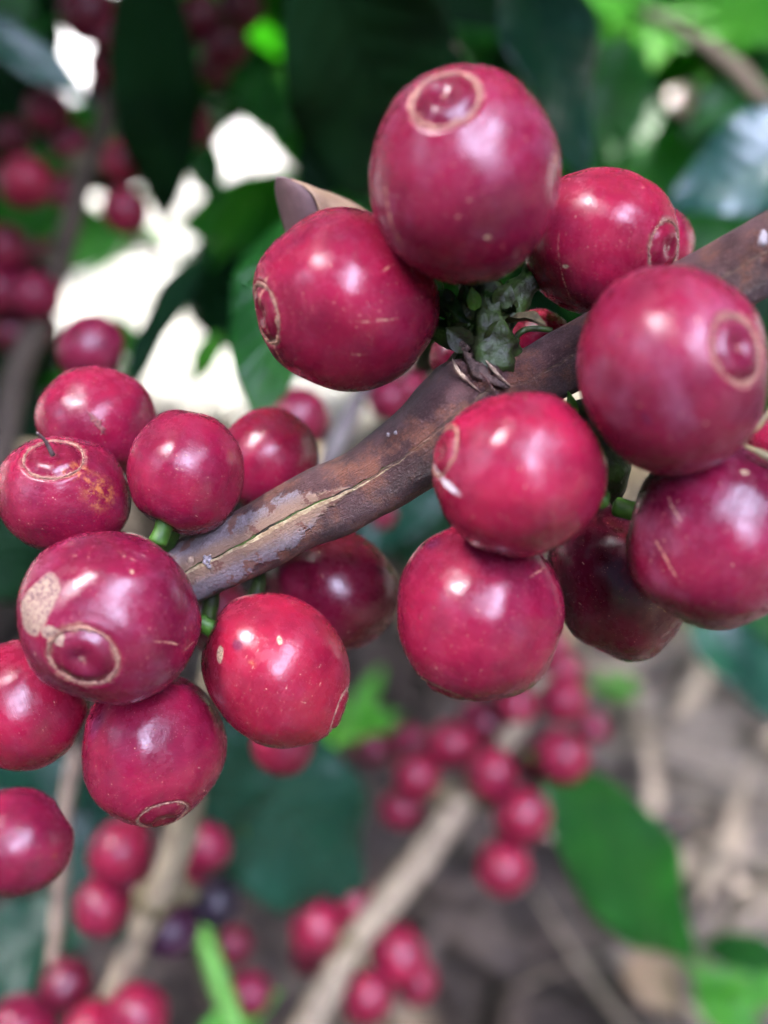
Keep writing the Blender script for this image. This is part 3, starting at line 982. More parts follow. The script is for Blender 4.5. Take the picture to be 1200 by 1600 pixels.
# dry curled leaf behind the left cherry
dl = empty('dry_leaf', P(560, 330, 9.7), 'curled dry brown leaf standing up behind the upper left cherry', 'leaf')


def patch_leaf(name, outline_px, mat, parent, d_of, bulge, n=14, thick=0.02):
    """a small curved leaf surface between two edges given as photo points with depth"""
    o = parent.location
    A_ = catmull([P(u, v, d) - o for (u, v, d) in outline_px[0]], 8)
    B_ = catmull([P(u, v, d) - o for (u, v, d) in outline_px[1]], 8)
    m_ = len(A_); pts = []; uvs = []
    for i in range(m_):
        for j in range(n):
            t = j / (n - 1)
            p = A_[i].lerp(B_[i], t) - FWD * (bulge * sin(pi * t) * sin(pi * (0.1 + 0.8 * i / (m_ - 1))))
            p += UP * 0.015 * noise.noise(p * 5)
            pts.append(p); uvs.append((i / (m_ - 1), t * 0.5))
    mb = MB(); mb.grid(pts, m_, n, uvs)
    ob = mb.build(name, mat, parent)
    s = ob.modifiers.new('thickness', 'SOLIDIFY'); s.thickness = thick; s.offset = 0
    return ob


patch_leaf('underside', ([(432, 278, 9.9), (431, 300, 9.95), (440, 340, 10.0), (452, 375, 10.0), (470, 400, 10.0)],
                         [(454, 279, 9.75), (472, 290, 9.7), (488, 306, 9.7), (498, 328, 9.75), (505, 350, 9.8)]), M_DRYLEAF2, dl, None, 0.10)
patch_leaf('upper_face', ([(454, 279, 9.75), (478, 288, 9.85), (512, 300, 9.9), (545, 314, 9.95), (585, 340, 10.0)],
                          [(458, 283, 9.74), (476, 294, 9.68), (492, 312, 9.68), (505, 345, 9.75), (530, 372, 9.8)]), M_DRYLEAF, dl, None, 0.06)

# ------------------------------------------------------------------ blurred cherries farther back
BG_MATS = {}


def bg_mat(tone):
    if tone not in BG_MATS:
        BG_MATS[tone] = cherry_mat('cherry_skin_' + tone, tone, (), len(BG_MATS) * 2.0, 0.30, 0.5, 0.6, detail=False)
    return BG_MATS[tone]


BG_ME = []
for k in range(3):
    pts, locs, uvs, nu, nv = cherry_mesh(0.34, 20.0 + k * 3.3, 30, 36, 0.03)
    BG_ME.append((pts, locs, uvs, nu, nv))
BG_MESH = {}
M_EYE = simple_mat('scar_disc', (0.20, 0.10, 0.07), (0.10, 0.04, 0.035), 9, 0.7)


def bg_cherry(label, u, v, r, d, tone='crimson', group='blurred coffee cherries in the background', k=None):
    k = RND.randrange(3) if k is None else k
    if (k, tone) not in BG_MESH:
        pts, locs, uvs, nu, nv = BG_ME[k]
        mb = MB(); mb.grid(pts, nu, nv, uvs, close_v=True)
        me = mb.mesh('coffee_cherry', bg_mat(tone)); add_loc(me, locs)
        BG_MESH[(k, tone)] = me
    o = bpy.data.objects.new('coffee_cherry', BG_MESH[(k, tone)])
    o.location = P(u, v, d)
    R = r * d / F
    o.scale = (R, R, R * RND.uniform(1.02, 1.12))
    q = Vector((RND.uniform(-1, 1), RND.uniform(-1, 0.2), RND.uniform(-1, 0.3))).to_track_quat('Z', 'Y')
    o.rotation_euler = q.to_euler()
    link(o)
    tag(o, label, 'coffee cherry', group)
    return o


G_UL = 'blurred cherries in the upper left'
G_C = 'blurred cherries around the pale twig below the middle'
G_LL = 'blurred cherries in the lower left corner'
G_M = 'half hidden blurred cherries behind the branch'
for args in (
    # upper left: shade here is put into darker skin tones
    ('largest of the blurred upper left cherries, cut by the left edge', 40, 284, 41, 24, 'red', G_UL),
    ('dim round cherry highest up the left side, above the large left edge cherry', 75, 173, 35, 27, 'wine', G_UL),
    ('dim cherry just right of and below the one at the upper left side', 110, 222, 31, 28, 'wine', G_UL),
    ('bright blurred cherry in the middle of the upper left cluster', 192, 253, 34, 26, 'red', G_UL),
    ('blurred cherry directly under the bright one of the upper left cluster', 196, 330, 35, 26, 'crimson', G_UL),
    ('dim cherry between the dark hanging leaf and the bright gap, upper left', 300, 197, 32, 29, 'wine', G_UL),
    ('very dark cherry right of the bright upper left cherry', 263, 268, 28, 29, 'dark', G_UL),
    ('dull cherry at the left edge halfway between the large one and the lower pair', 8, 388, 38, 26, 'wine', G_UL),
    ('dull cherry left of the white gap, lower right one of a touching pair', 55, 462, 38, 26, 'wine', G_UL),
    ('dull cherry cut by the left edge, left one of the touching pair', -3, 455, 36, 26, 'wine', G_UL),
    ('dark cherry beside the pale gap at the top left', 172, 100, 33, 28, 'wine', G_UL),
    ('nearly black cherry cut by the top edge right of the pale gap', 140, 22, 44, 27, 'dark', G_UL),
    ('nearly black cherry below the one cut by the top edge', 172, 62, 28, 27, 'dark', G_UL),
    ('dark cherry at the top edge left of the big dark leaf', 312, 28, 34, 26, 'dark', G_UL),
    ('dark cherry with a faint pale sheen under the top edge', 355, 70, 34, 26, 'dark', G_UL),
    ('dark cherry touching the top edge beside the big dark leaf', 378, 12, 34, 27, 'dark', G_UL),
    ('reddish cherry peeking between leaves above the bright gap, upper left', 285, 150, 20, 30, 'wine', G_UL),
    ('shaded cherry at the left edge under the touching pair', 20, 520, 32, 27, 'dark', G_UL),
    ('dark red cherry standing over the left cluster below the white gap', 142, 546, 50, 15, 'wine', G_UL),
    ('dim cherry above the touching pair, near the brown twig', 70, 405, 30, 28, 'wine', G_UL),
    ('dim cherry between the left edge cherry and the lone lower bright one', 105, 300, 28, 29, 'wine', G_UL),
    ('dim cherry left of the brown twig above the largest left edge cherry', 22, 215, 28, 29, 'wine', G_UL),
    ('dim cherry right of the brown twig, above the bright middle one', 205, 185, 26, 30, 'wine', G_UL),
    ('dark cherry under the top edge, left of the hanging leaf', 165, 138, 28, 29, 'dark', G_UL),
    ('dark cherry below the touching pair at the left edge', 62, 512, 30, 28, 'wine', G_UL),
    ('dark cherry high up beside the pale spot near the top edge', 335, 108, 26, 28, 'dark', G_UL),
    # behind the branch
    ('blurred cherry just above the branch, below left of the upper left cherry', 462, 655, 50, 16, 'crimson', G_M),
    ('blurred cherry peeping out between the upper left cherry and the branch', 606, 622, 34, 19, 'wine', G_M),
    ('blurred red cherry peeping just left of the branch bend', 640, 606, 26, 20, 'crimson', G_M),
    ('blurred bit of cherry under the branch near the white gap', 598, 806, 20, 22, 'crimson', G_M),
    ('blurred cherry peeping out below the bright red cherry', 442, 1160, 50, 15, 'crimson', G_M),
    ('bit of blurred cherry left of the wrinkled one seen through the gap', 862, 1010, 26, 26, 'crimson', G_C),
    # centre twig
    ('blurred cherry topmost left of the twig, above its left neighbour', 705, 1165, 37, 29, 'red', G_C),
    ('blurred cherry left of the pale twig end, second from the left', 650, 1213, 36, 28, 'red', G_C),
    ('blurred cherry lowest on the left side of the pale twig end', 628, 1262, 34, 29, 'crimson', G_C),
    ('blurred cherry sitting on the upper end of the pale twig', 767, 1207, 40, 27, 'red', G_C),
    ('bright blurred cherry right of the pale twig, above the green leaf', 877, 1182, 42, 27, 'red', G_C),
    ('blurred cherry right of the pale twig, touching the green leaf', 815, 1273, 44, 26, 'red', G_C),
    ('blurred cherry lowest right of the pale twig, beside the green leaf', 787, 1355, 43, 26, 'red', G_C),
    ('blurred cherry hidden partly under the torn scar cherry', 805, 1100, 33, 30, 'red', G_C),
    ('blurred cherry below the dark wrinkled cherry', 880, 1092, 36, 30, 'red', G_C),
    ('faint pink blurred cherry highest below the dark wrinkled one', 878, 1046, 30, 32, 'red', G_C),
    ('small faint cherry farthest right of the twig cluster', 925, 1137, 25, 33, 'crimson', G_C),
    ('dark shaded cherry behind the bright one right of the twig', 842, 1194, 34, 29, 'wine', G_C),
    ('dark purple cherry above the twig end', 752, 1128, 38, 31, 'dark', G_C),
    ('dark purple cherry left of the topmost twig cherry', 640, 1160, 28, 34, 'wine', G_C),
    ('dim maroon cherry far left of the twig cluster', 585, 1172, 26, 34, 'dark', G_C),
    ('dim maroon cherry just below the far left one', 525, 1200, 25, 34, 'dark', G_C),
    ('blurred cherry on the left of the pale twig near the bottom', 495, 1447, 42, 26, 'red', G_C),
    ('narrow pinkish cherry leaning on the left side of the pale twig', 556, 1411, 32, 27, 'red', G_C),
    ('blurred cherry on the right of the pale twig near the bottom', 622, 1490, 44, 27, 'red', G_C),
    ('blurred cherry lower right of the pale twig, behind its neighbour', 652, 1533, 32, 28, 'red', G_C),
    ('blurred cherry lowest of the four beside the pale twig', 574, 1557, 39, 26, 'red', G_C),
    ('dark cherry under the left hand one at the lower pale twig', 484, 1493, 30, 29, 'dark', G_C),
    # lower left
    ('blurred cherry right under the cluster in focus, left of the lower left twig', 190, 1330, 49, 19, 'crimson', G_LL),
    ('blurred oblong cherry below it, left of the twig', 158, 1416, 42, 19, 'crimson', G_LL),
    ('blurred wine cherry right of the lower left twig', 322, 1322, 38, 20, 'wine', G_LL),
    ('dusky purple cherry right of the lower left twig', 270, 1455, 40, 21, 'plum', G_LL),
    ('blue black cherry right of the dusky purple one', 338, 1410, 37, 21, 'black', G_LL),
    ('dark wine cherry hanging from the thin stem at the lower left', 104, 1538, 40, 20, 'dark', G_LL),
    ('blurred cherry at the bottom edge below the lower left twig', 216, 1584, 46, 19, 'crimson', G_LL),
    ('cherry cut by the bottom edge between two others, lower left', 142, 1608, 42, 19, 'red', G_LL),
    ('cherry cut by the bottom left corner', 34, 1608, 52, 19, 'wine', G_LL),
    ('dim red cherry low down right of the green stem', 390, 1552, 34, 26, 'wine', G_LL),
    ('very dim cherry between green stem and pale twig', 365, 1475, 30, 27, 'dark', G_LL),
    ('dark cherry half hidden above the lower left twig joint', 300, 1385, 32, 22, 'dark', G_LL),
    ('dark cherry left of the lower left twig joint', 205, 1385, 30, 22, 'dark', G_LL),
):
    bg_cherry(*args)


def twig(name, label, pts, mat, cat='twig', bump=0.12, knots=()):
    """pts: (u, v, depth, half width px)"""
    p0 = P(*pts[0][:3])
    e = empty(name, p0, label, cat)
    mb = MB()
    ctl = [P(u, v, d) - p0 for (u, v, d, w) in pts]
    rr = [w * d / F for (u, v, d, w) in pts]
    tube(mb, ctl, rr, 10, 18, bump=bump, bscale=1.3)
    mb.build('stem', mat, e)
    for (u, v, d, w) in knots:
        mb = MB()
        for k in range(4):
            blobm(mb, P(u + RND.uniform(-9, 9), v + RND.uniform(-12, 12), d) - p0, w * d / F * 0.8, w * d / F * 0.7, w * d / F * 0.7, CF, k + u, 8, 0.6)
        mb.build('fruiting_node', M_BRACT, e)
    return e


twig('coffee_twig', 'pale straight twig with cherries rising from the bottom edge below the middle',
     [(450, 1660, 25, 26), (505, 1560, 25.5, 25), (552, 1475, 26, 22), (600, 1415, 26.5, 25), (655, 1345, 27, 25), (705, 1275, 27.5, 24), (765, 1195, 28.5, 19),
      (812, 1130, 30, 17), (850, 1060, 31, 15)], M_TWIG, knots=((540, 1480, 26, 34), (745, 1240, 28, 36), (780, 1330, 27, 20), (690, 1235, 28, 22)))
twig('coffee_twig', 'pale tapering twig in the lower left under the cluster in focus',
     [(352, 890, 15, 15), (338, 1000, 15.5, 16), (322, 1100, 16, 18), (305, 1200, 17, 20), (285, 1290, 18, 27), (262, 1370, 18.5, 25), (236, 1420, 19, 26), (205, 1490, 19.5, 22), (175, 1570, 20, 24), (150, 1660, 20.5, 24)],
     M_TWIG, knots=((240, 1400, 18.8, 34), (285, 1395, 19.5, 24)))
twig('thin_stem', 'thin upright tan stem near the lower left corner',
     [(118, 1170, 21, 11), (102, 1260, 21, 11), (95, 1360, 21, 12), (90, 1440, 21, 11), (82, 1500, 20.5, 10), (70, 1620, 20, 9)], M_TWIG2)
twig('coffee_twig', 'grey blurred twig leaning behind the branch at its left bend',
     [(590, 560, 20, 12), (556, 630, 19.5, 15), (522, 700, 19, 15), (490, 770, 18.5, 14), (460, 860, 18, 13)], M_TWIG3)
twig('coffee_twig', 'dim upright brown twig among the upper left cherries',
     [(195, -40, 30, 9), (178, 80, 29, 10), (158, 200, 28, 12), (125, 300, 27.5, 15), (98, 390, 27, 18), (62, 500, 26.5, 20), (25, 590, 26, 22), (5, 700, 25.5, 20), (-30, 820, 25, 20)],
     M_DIMTWIG, knots=((130, 260, 27.8, 24), (85, 410, 27, 26), (35, 420, 27, 22)))
twig('green_stem', 'bright green slanting stem near the bottom left of the pale twig',
     [(300, 1400, 27, 10), (322, 1470, 26, 15), (345, 1540, 25.5, 17), (368, 1600, 25, 17), (390, 1660, 25, 16)],
     simple_mat('stem_green', (0.08, 0.22, 0.03), (0.05, 0.15, 0.02), 3, 0.5), cat='plant stem', bump=0.05)
twig('coffee_twig', 'blurred green and brown twig crossing the bright leaves in the upper right corner',
     [(1010, 20, 34, 8), (1090, 65, 33, 12), (1150, 110, 32, 16), (1200, 165, 31, 15), (1290, 250, 30, 15)], M_DIMTWIG)
twig('thin_stem', 'fine pale stalk above the top cherry',
     [(690, 10, 20, 2.5), (700, 45, 19.5, 2.5), (708, 66, 19, 2.2), (719, 80, 19, 1.8)], M_TWIG, bump=0.02)

# ------------------------------------------------------------------ leaves one can tell apart
def leaf_px(label, b, t, wpx, mat, tilt=(0, 0), bend=0.4, fold=0.15, wave=1.0, twist=0.0, cat='leaf', group=None, name='coffee_leaf'):
    base, tip = P(*b), P(*t)
    d = (b[2] + t[2]) / 2
    nrm = -FWD + RIGHT * tilt[0] + UP * tilt[1]
    return coffee_leaf(base, tip, wpx * d / F, nrm, mat, label, bend, fold, wave, twist=twist, cat=cat, group=group, name=name)


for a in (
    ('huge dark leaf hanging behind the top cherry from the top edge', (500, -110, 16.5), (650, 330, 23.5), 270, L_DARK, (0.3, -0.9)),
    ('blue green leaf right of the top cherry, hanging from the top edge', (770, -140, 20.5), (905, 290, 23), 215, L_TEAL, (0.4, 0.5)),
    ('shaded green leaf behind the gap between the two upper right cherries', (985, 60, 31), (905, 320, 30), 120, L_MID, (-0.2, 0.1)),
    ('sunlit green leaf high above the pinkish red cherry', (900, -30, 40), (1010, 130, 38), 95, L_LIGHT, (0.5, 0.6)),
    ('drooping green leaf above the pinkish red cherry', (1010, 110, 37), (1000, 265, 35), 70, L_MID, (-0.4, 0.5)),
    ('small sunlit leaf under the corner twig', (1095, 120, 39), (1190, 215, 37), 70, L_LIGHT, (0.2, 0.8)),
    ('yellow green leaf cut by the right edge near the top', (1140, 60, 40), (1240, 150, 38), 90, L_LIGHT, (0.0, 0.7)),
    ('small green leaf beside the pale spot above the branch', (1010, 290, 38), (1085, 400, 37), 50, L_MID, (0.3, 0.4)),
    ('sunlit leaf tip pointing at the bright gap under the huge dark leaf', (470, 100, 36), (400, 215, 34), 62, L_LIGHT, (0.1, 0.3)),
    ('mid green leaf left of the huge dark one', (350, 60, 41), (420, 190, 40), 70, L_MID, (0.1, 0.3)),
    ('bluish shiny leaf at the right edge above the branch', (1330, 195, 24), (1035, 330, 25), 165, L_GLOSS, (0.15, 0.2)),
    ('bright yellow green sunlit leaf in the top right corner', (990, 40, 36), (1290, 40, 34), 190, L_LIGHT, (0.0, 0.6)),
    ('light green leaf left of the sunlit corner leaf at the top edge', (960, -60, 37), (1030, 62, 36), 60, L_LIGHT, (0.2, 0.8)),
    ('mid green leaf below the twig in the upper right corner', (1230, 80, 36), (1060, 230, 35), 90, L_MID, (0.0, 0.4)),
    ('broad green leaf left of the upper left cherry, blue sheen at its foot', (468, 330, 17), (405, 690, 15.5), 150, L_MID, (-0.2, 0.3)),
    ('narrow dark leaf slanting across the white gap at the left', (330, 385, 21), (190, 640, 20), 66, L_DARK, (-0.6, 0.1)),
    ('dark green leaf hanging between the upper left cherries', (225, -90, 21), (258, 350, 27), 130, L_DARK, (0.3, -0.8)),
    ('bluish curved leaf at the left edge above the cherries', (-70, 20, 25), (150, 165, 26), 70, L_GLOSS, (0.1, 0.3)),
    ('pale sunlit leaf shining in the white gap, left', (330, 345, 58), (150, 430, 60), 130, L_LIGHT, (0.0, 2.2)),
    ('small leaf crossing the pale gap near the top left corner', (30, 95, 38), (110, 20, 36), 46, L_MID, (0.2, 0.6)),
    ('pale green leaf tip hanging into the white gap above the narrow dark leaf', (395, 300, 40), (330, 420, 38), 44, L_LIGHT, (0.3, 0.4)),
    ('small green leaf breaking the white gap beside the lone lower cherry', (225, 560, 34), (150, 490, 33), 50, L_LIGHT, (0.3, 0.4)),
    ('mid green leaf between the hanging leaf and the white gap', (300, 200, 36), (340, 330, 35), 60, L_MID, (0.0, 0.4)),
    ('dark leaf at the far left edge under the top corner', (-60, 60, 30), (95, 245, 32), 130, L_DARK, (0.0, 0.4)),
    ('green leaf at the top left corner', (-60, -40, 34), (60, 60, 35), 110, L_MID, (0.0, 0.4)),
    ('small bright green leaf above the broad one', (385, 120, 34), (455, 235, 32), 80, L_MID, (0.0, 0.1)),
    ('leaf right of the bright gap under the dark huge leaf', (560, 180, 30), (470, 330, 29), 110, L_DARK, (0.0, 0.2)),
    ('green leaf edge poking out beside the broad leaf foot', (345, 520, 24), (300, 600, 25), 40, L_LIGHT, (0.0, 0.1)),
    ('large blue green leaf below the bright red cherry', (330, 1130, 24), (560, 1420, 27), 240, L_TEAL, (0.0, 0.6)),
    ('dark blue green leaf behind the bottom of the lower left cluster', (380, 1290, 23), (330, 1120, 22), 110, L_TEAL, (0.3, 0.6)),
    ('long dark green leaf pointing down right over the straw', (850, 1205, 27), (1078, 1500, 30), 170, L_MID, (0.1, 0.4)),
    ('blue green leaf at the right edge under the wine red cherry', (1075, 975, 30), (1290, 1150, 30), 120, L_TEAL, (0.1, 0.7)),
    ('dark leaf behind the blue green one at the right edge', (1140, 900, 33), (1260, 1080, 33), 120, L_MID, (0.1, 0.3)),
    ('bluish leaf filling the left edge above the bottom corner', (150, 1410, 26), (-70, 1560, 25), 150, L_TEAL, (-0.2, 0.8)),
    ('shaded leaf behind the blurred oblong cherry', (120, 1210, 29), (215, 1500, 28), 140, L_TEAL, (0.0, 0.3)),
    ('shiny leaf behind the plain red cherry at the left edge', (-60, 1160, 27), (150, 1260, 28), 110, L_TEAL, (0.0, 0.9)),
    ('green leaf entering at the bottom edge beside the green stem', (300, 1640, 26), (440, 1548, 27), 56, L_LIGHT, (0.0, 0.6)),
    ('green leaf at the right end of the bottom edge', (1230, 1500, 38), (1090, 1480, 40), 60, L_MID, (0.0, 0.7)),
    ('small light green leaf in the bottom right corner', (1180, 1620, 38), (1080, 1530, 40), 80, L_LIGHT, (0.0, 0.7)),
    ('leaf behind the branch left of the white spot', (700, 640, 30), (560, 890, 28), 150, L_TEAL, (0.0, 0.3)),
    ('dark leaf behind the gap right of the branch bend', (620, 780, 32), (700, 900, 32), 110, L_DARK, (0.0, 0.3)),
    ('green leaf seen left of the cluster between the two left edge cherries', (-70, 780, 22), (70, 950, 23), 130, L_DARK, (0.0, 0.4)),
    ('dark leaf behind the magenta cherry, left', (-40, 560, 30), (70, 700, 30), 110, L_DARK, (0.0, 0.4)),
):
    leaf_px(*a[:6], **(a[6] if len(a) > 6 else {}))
leaf_px('fallen orange tan leaf lying on the ground near the bottom right', (990, 1490, 66), (1060, 1590, 63), 90, L_DRY, (0.1, 1.0), name='fallen_leaf')

SUNHOLES = ((2, 62, 66, 9), (-24, 66, 62, 8), (30, 66, 60, 9), (-9, 52, 58, 6), (12, 42, 64, 13), (7, 33, 62, 7), (-4, 35, 62, 8), (-15, 57, 51, 16), (14, 44, 56, 7), (20, 50, 62, 12))


def in_sun_hole(p, low=False):
    for hx, hy, hz, hr in SUNHOLES:
        q = p - Vector((hx, hy, hz))
        a = q.dot(SUN_DIR)
        if low and a < 4: continue
        if (q - SUN_DIR * a).length < hr * (0.6 if low else 1.0): return True
    return False


# ------------------------------------------------------------------ shrubs, made of many separate leaves
def leaf_card(mb, base, dirv, L, W, nrm, bend=0.5, fold=0.25, n=6):
    R = frame(base, base + dirv, nrm)
    pts, uvs = leaf_pts(L, W, bend, fold, 1.0, RND.random() * 6, n, 5)
    mb.grid([base + R @ p for p in pts], n, 5, uvs)


def rdir(r):
    while True:
        v = Vector((r.uniform(-1, 1), r.uniform(-1, 1), r.uniform(-1, 1)))
        if 0.05 < v.length < 1: return v.normalized()


GAPS = [(85, 60, 26, 34), (40, 20, 10, 10), (395, 250, 62, 80), (335, 330, 50, 80), (150, 450, 75, 90), (245, 470, 90, 80), (270, 560, 55, 80), (350, 590, 30, 40), (470, 600, 60, 35),
        (290, 85, 14, 16), (1055, 190, 26, 45), (1045, 225, 20, 22), (1085, 310, 32, 22), (700, 20, 14, 22), (545, 600, 40, 30), (640, 590, 30, 30),
        (670, 780, 45, 50), (1150, 40, 25, 20), (25, 690, 25, 25)]


def blocked(pts):
    for p in pts:
        u, v, z = pix(p)
        if z < 16: return True
        for (a, b, ra, rb) in GAPS:
            if ((u - a) / ra) ** 2 + ((v - b) / rb) ** 2 < 1.0: return True
        if v > 620 and u > -100: return True
    return False


def shrub(label, base, mats, region, count, dr, size, gap_test, stems=3, seed=1):
    """region: function giving a random leaf base point"""
    r = random.Random(seed)
    e = empty('coffee_shrub', Vector((base[0], base[1], 0)), label, 'shrub')
    o = e.location.copy()
    mb = MB()
    for k in range(stems):
        a = 2 * pi * k / stems
        top = Vector((cos(a) * 12, sin(a) * 12, dr))
        tube(mb, [Vector((cos(a) * 2, sin(a) * 2, -3)), Vector((cos(a) * 5, sin(a) * 5, dr * 0.3)), Vector((cos(a) * 9, sin(a) * 9, dr * 0.65)), top], [1.6, 1.3, 1.0, 0.4], 5, 10, bump=0.2, bscale=0.4)
    mb.build('trunk', M_TRUNK, e)
    crowns = [MB() for _ in mats]
    n = 0; tries = 0
    while n < count and tries < count * 12:
        tries += 1
        p = region(r)
        d = rdir(r); d.z = d.z * 0.5 - 0.35; d.normalize()
        L = r.uniform(*size); W = L * r.uniform(0.36, 0.46)
        nr = rdir(r) * 0.8 + Vector((0, -0.4, 0.9))
        if in_sun_hole(p, True): continue
        if gap_test and blocked([p, p + d * L * 0.33, p + d * L * 0.66, p + d * L]): continue
        k = r.randrange(len(mats))
        leaf_card(crowns[k], p - o, d, L, W, nr, r.uniform(0.1, 0.9), r.uniform(0.05, 0.35), 7)
        n += 1
    for mbk, mt in zip(crowns, mats):
        mbk.build('crown', mt, e)
    return e


def box(x0, x1, y0, y1, z0, z1):
    return lambda r: Vector((r.uniform(x0, x1), r.uniform(y0, y1), r.uniform(z0, z1)))


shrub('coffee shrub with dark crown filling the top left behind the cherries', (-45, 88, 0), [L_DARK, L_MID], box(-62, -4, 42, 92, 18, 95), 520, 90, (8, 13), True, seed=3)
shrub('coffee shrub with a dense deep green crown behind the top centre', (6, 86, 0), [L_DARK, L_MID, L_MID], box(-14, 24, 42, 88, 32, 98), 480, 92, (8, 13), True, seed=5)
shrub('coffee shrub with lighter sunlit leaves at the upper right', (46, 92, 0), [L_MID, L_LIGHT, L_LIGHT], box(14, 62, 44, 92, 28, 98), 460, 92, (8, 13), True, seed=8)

# shading roof of leaves added above (out of the picture, keeps the sun off the branch)
def tree(label, bx, by, count, region, seed, size=(14, 22)):
    r = random.Random(seed)
    e = empty('added_shade_tree', Vector((bx, by, 0)), label, 'tree')
    o = e.location.copy()
    mb = MB()
    tube(mb, [Vector((0, 0, -5)), Vector((2, 3, 60)), Vector((-2, 2, 120)), Vector((0, -6, 190))], [7, 5.5, 4.2, 2], 6, 16, bump=0.2, bscale=0.15)
    for k in range(7):
        a = 2 * pi * k / 7
        tube(mb, [Vector((0, 0, 105 + k * 5)), Vector((cos(a) * 40, sin(a) * 40, 140 + k * 3)), Vector((cos(a) * 95, sin(a) * 95, 160))], [2.2, 1.5, 0.6], 5, 8, bump=0.2, bscale=0.3)
    mb.build('trunk', M_TRUNK, e)
    mb = MB()
    for _ in range(count):
        p = region(r)
        if in_sun_hole(p): continue
        if p.y > 105 and r.random() < 0.25: continue
        d = rdir(r); d.z *= 0.3; d.normalize()
        L = r.uniform(*size)
        leaf_card(mb, p - o, d, L, L * 0.45, Vector((r.uniform(-.4, .4), r.uniform(-.4, .4), 1)), 0.5, 0.15, 5)
    mb.build('crown', L_DARK, e)
    return e


tree('unseen flat crowned tree added to keep the sun off the coffee branch', 60, 190, 3600, box(-190, 200, 22, 215, 128, 172), 11)

# the rows of shrubs at the sides and behind the viewer
shrub('coffee shrub standing left of the branch outside the view', (-120, 20, 0), [L_DARK, L_MID], box(-160, -80, -50, 80, 20, 125), 700, 120, (10, 16), False, seed=12)
shrub('coffee shrub standing right of the branch outside the view', (130, 10, 0), [L_DARK, L_MID], box(95, 175, -60, 75, 10, 125), 700, 120, (10, 16), False, seed=14)
shrub('coffee shrub in the next row behind the viewer', (0, -130, 0), [L_DARK, L_MID], box(-120, 120, -170, -95, 10, 125), 1000, 120, (10, 16), False, seed=16)

# unseen leafy branches added just outside the frame: they shade what hangs behind and the soil below
def overhang(label, pts, count, region, test, seed):
    r = random.Random(seed)
    p0 = Vector(pts[0][:3])
    e = empty('added_shade_branch', p0, label, 'branch')
    mb = MB()
    tube(mb, [Vector(p[:3]) - p0 for p in pts], [p[3] for p in pts], 6, 10, bump=0.15, bscale=0.8)
    mb.build('stem', M_TWIG2, e)
    mb = MB(); n = 0; tries = 0
    while n < count and tries < 8000:
        tries += 1
        p = region(r)
        d = rdir(r); d.z = d.z * 0.3 - 0.1; d.normalize()
        L = r.uniform(8, 13)
        if not all(test(p + d * (L * q)) for q in (0, 0.5, 1)): continue
        leaf_card(mb, p - p0, d, L, L * 0.42, Vector((r.uniform(-.5, .5), r.uniform(-.7, .3), 1)), 0.5, 0.15, 7); n += 1
    mb.build('leaves', L_MID, e)
    return e


def above_frame(p):
    u, v, z = pix(p)
    return p.y > 9 and (z < 0.5 or v < -60)


def below_frame(p):
    u, v, z = pix(p)
    return z < 0.5 or v > 1690


overhang('unseen leafy branch added above the picture to shade the upper left', ((-45, 30, 70, 0.5), (-30, 24, 82, 0.45), (-10, 18, 86, 0.35), (10, 15, 84, 0.2)),
         46, box(-36, 8, 10, 30, 75, 90), above_frame, 31)
overhang('unseen leafy branch added below the picture to shade the soil', ((-55, -14, 20, 0.6), (-25, -12, 32, 0.5), (0, -10, 34, 0.4), (24, -12, 32, 0.2)),
         230, box(-40, 26, -34, 10, 14, 42), below_frame, 33)

# ------------------------------------------------------------------ ground
def soil_mat():
    m = NT('soil')
    tc = m.n('ShaderNodeTexCoord').outputs['Object']
    a = m.noise(tc, 0.05, 5.0, 0.6)
    b = m.noise(tc, 0.5, 5.0, 0.7)
    dark = m.mix(m.map(b, 0.35, 0.65), (0.022, 0.015, 0.010), (0.055, 0.038, 0.026))
    pale = m.mix(m.map(b, 0.35, 0.65), (0.22, 0.17, 0.12), (0.40, 0.32, 0.23))
    sx = m.n('ShaderNodeSeparateXYZ'); m.lk(tc, sx.inputs[0])
    # dry straw lies deeper between the rows than under the shrubs
    k = m.math('ADD', m.map(a, 0.42, 0.58, -0.3, 0.3), m.map(sx.outputs[1], 70.0, 130.0))
    k = m.math('ADD', k, m.map(sx.outputs[0], 8.0, 30.0, 0.0, 0.8), clamp=True)
    far = m.map(sx.outputs[1], 110.0, 140.0)  # far soil painted near white to stand for sunlit ground
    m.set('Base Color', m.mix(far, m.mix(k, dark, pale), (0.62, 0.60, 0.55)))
    m.set('Roughness', 0.95)
    m.set('Normal', m.bump(m.math('ADD', b, m.noise(tc, 3.0, 4.0, 0.7)), 0.8, 0.6))
    return m.m


def axis(n, near, far):
    out = []
    for i in range(-n, n + 1):
        t = i / n
        out.append(math.copysign(near * abs(t) + far * abs(t) ** 6, t))
    return out


ax = axis(70, 420, 9000)
mb = MB()
pts = []
for y in ax:
    for x in ax:
        fade = max(0.0, 1 - max(abs(x), abs(y)) / 2500)
        pts.append(Vector((x, y + 100, (2.2 * noise.noise(Vector((x * 0.02, y * 0.02, 0))) + 0.9 * noise.noise(Vector((x * 0.09, y * 0.09, 3)))) * fade)))
mb.grid(pts, len(ax), len(ax))
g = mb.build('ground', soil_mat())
g['kind'] = 'structure'

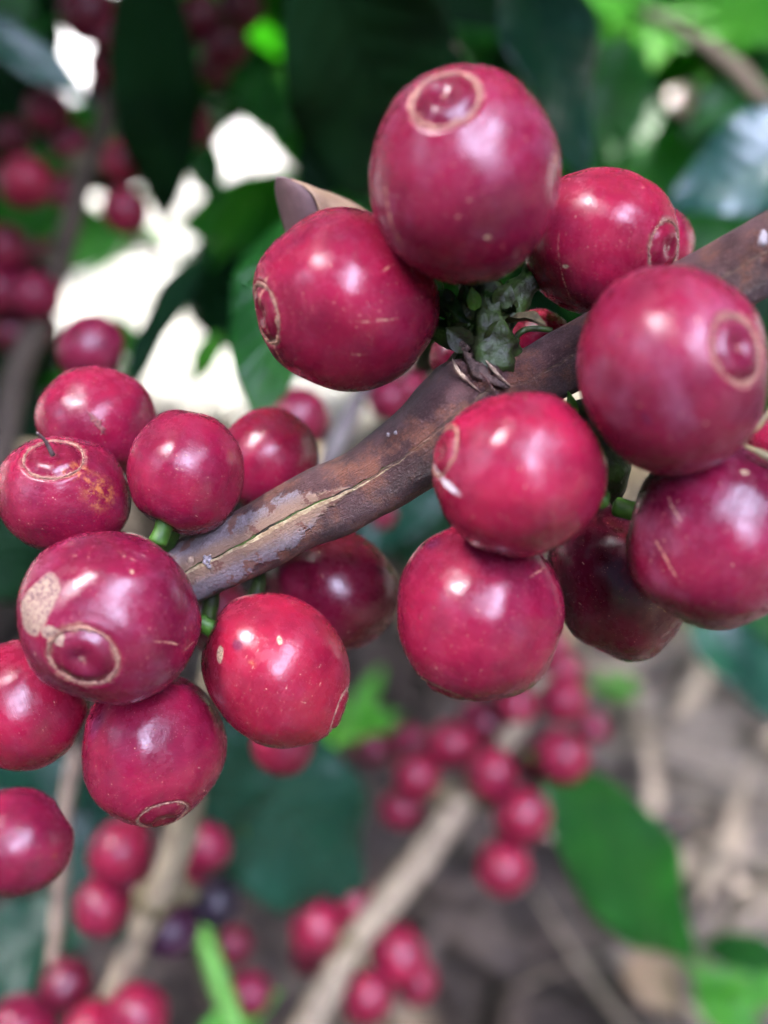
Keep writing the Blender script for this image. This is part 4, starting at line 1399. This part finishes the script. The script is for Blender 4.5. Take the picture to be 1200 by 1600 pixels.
# straw and dead leaves
def straw_mat(name, a, b):
    m = NT(name)
    uv = m.n('ShaderNodeUVMap').outputs[0]
    tc = m.n('ShaderNodeTexCoord').outputs['Object']
    f = m.noise(m.scale3(uv, (0.4, 26.0, 1.0)), 2.0, 4.0, 0.6)
    col = m.mix(m.map(f, 0.3, 0.7), a, b)
    col = m.mix(m.map(m.noise(tc, 0.35, 3.0), 0.45, 0.7), col, tuple(c * 0.5 for c in a))
    m.set('Base Color', col); m.set('Roughness', 0.75)
    m.set('Normal', m.bump(f, 0.6, 0.06))
    return m.m


M_ST = [straw_mat('straw_pale', (0.60, 0.46, 0.29), (0.36, 0.26, 0.155)), straw_mat('straw_grey', (0.38, 0.295, 0.195), (0.19, 0.14, 0.09)),
        straw_mat('straw_brown', (0.075, 0.048, 0.030), (0.040, 0.026, 0.017)),
        straw_mat('straw_sunlit_white', (0.80, 0.79, 0.75), (0.68, 0.66, 0.61))]  # last one is a whitened copy: sun glare put into the colour
mbs = [MB() for _ in M_ST]
r = random.Random(21)
for i in range(9500):
    x = r.uniform(-150, 190); y = r.uniform(18, 330)
    dense = min(1.0, max(0.0, (x - 2) / 22)) if y < 95 else 0.9
    if y < 95 and x < 15 or y < 62 and x < 20: dense = 0.0
    pale = r.random() < dense
    if not pale and r.random() < 0.35: continue
    k = (0 if r.random() < 0.6 else 1) if pale else 2
    if pale and r.random() < 0.08: k = 2
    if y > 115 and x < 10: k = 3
    L = r.uniform(5, 24) if pale else r.uniform(5, 16)
    W = (r.uniform(0.2, 0.7) if r.random() < 0.6 else r.uniform(0.8, 2.3)) if pale else r.uniform(0.6, 3.2)
    a = r.gauss(0.9, 0.9) if pale else r.uniform(0, pi)
    z = r.uniform(0.8, 4.2) if pale else r.uniform(0.6, 2.4)
    pit = r.uniform(-0.10, 0.16); cur = r.uniform(-0.9, 0.9); roll = r.uniform(-0.8, 0.8); tw = r.uniform(-1.5, 1.5)
    n = 9; rows = []; uvs = []
    px, py, pz = x, y, z
    for j in range(n):
        t = j / (n - 1)
        aa = a + cur * t
        px += cos(aa) * L / n; py += sin(aa) * L / n; pz += sin(pit + 0.5 * sin(t * 4 + tw)) * L / n * 0.5
        w = W / 2 * (min(1, t * 5 + 0.25)) * (1 - max(0, t - 0.5) * 1.7) 
        ro = roll + tw * t
        s = Vector((-sin(aa) * cos(ro), cos(aa) * cos(ro), sin(ro)))
        c = Vector((px, py, max(0.5, pz)))
        up = Vector((0, 0, 1))
        for q in (-1, -0.5, 0, 0.5, 1):
            rows.append(c + s * (q * w) + up * (0.3 * w * q * q)); uvs.append((t * L * 0.1, 0.5 + q * 0.5 + i))
    mbs[k].grid(rows, n, 5, uvs)
names = ('dry_straw', 'dry_straw', 'dead_leaves', 'dry_straw')
labs = ('pale dry grass blades scattered over the ground', 'grey weathered grass blades scattered over the ground', 'dark brown dead leaves and scraps on the soil',
        'straw coloured glaring white for sunlight on the ground far behind the left cherries')
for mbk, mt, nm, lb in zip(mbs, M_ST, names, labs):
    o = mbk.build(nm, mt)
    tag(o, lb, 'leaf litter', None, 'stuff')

# low green weeds on the ground
def weed(label, u, v, d, n, L, seed):
    r = random.Random(seed)
    b = P(u, v, d)
    e = empty('weed', b, label, 'plant')
    mb = MB()
    for k in range(n):
        a = 2 * pi * r.random()
        dirv = Vector((cos(a), sin(a) * 0.6, r.uniform(0.3, 1.1))).normalized()
        leaf_card(mb, Vector((r.uniform(-.5, .5), r.uniform(-.5, .5), 0)), dirv, L * r.uniform(0.6, 1.1), L * 0.3, Vector((0, -0.3, 1)), 0.9, 0.2, 8)
    mb.build('leaves', L_LIGHT, e)
    mb = MB()
    tube(mb, [Vector((0, 0, -2.0)), Vector((0.1, 0, -0.8)), Vector((0, 0, 0.4))], [0.18, 0.16, 0.14], 4, 8)
    mb.build('stem', M_GREEN, e)


weed('low green weed on the straw right of the pink blurred cherries', 955, 1078, 72, 9, 2.6, 1)
weed('low green weed behind the bright red cherry, below the branch', 545, 1140, 60, 9, 4.2, 2)
weed('low green weed on the ground at the bottom right corner', 1150, 1560, 60, 10, 4.0, 3)
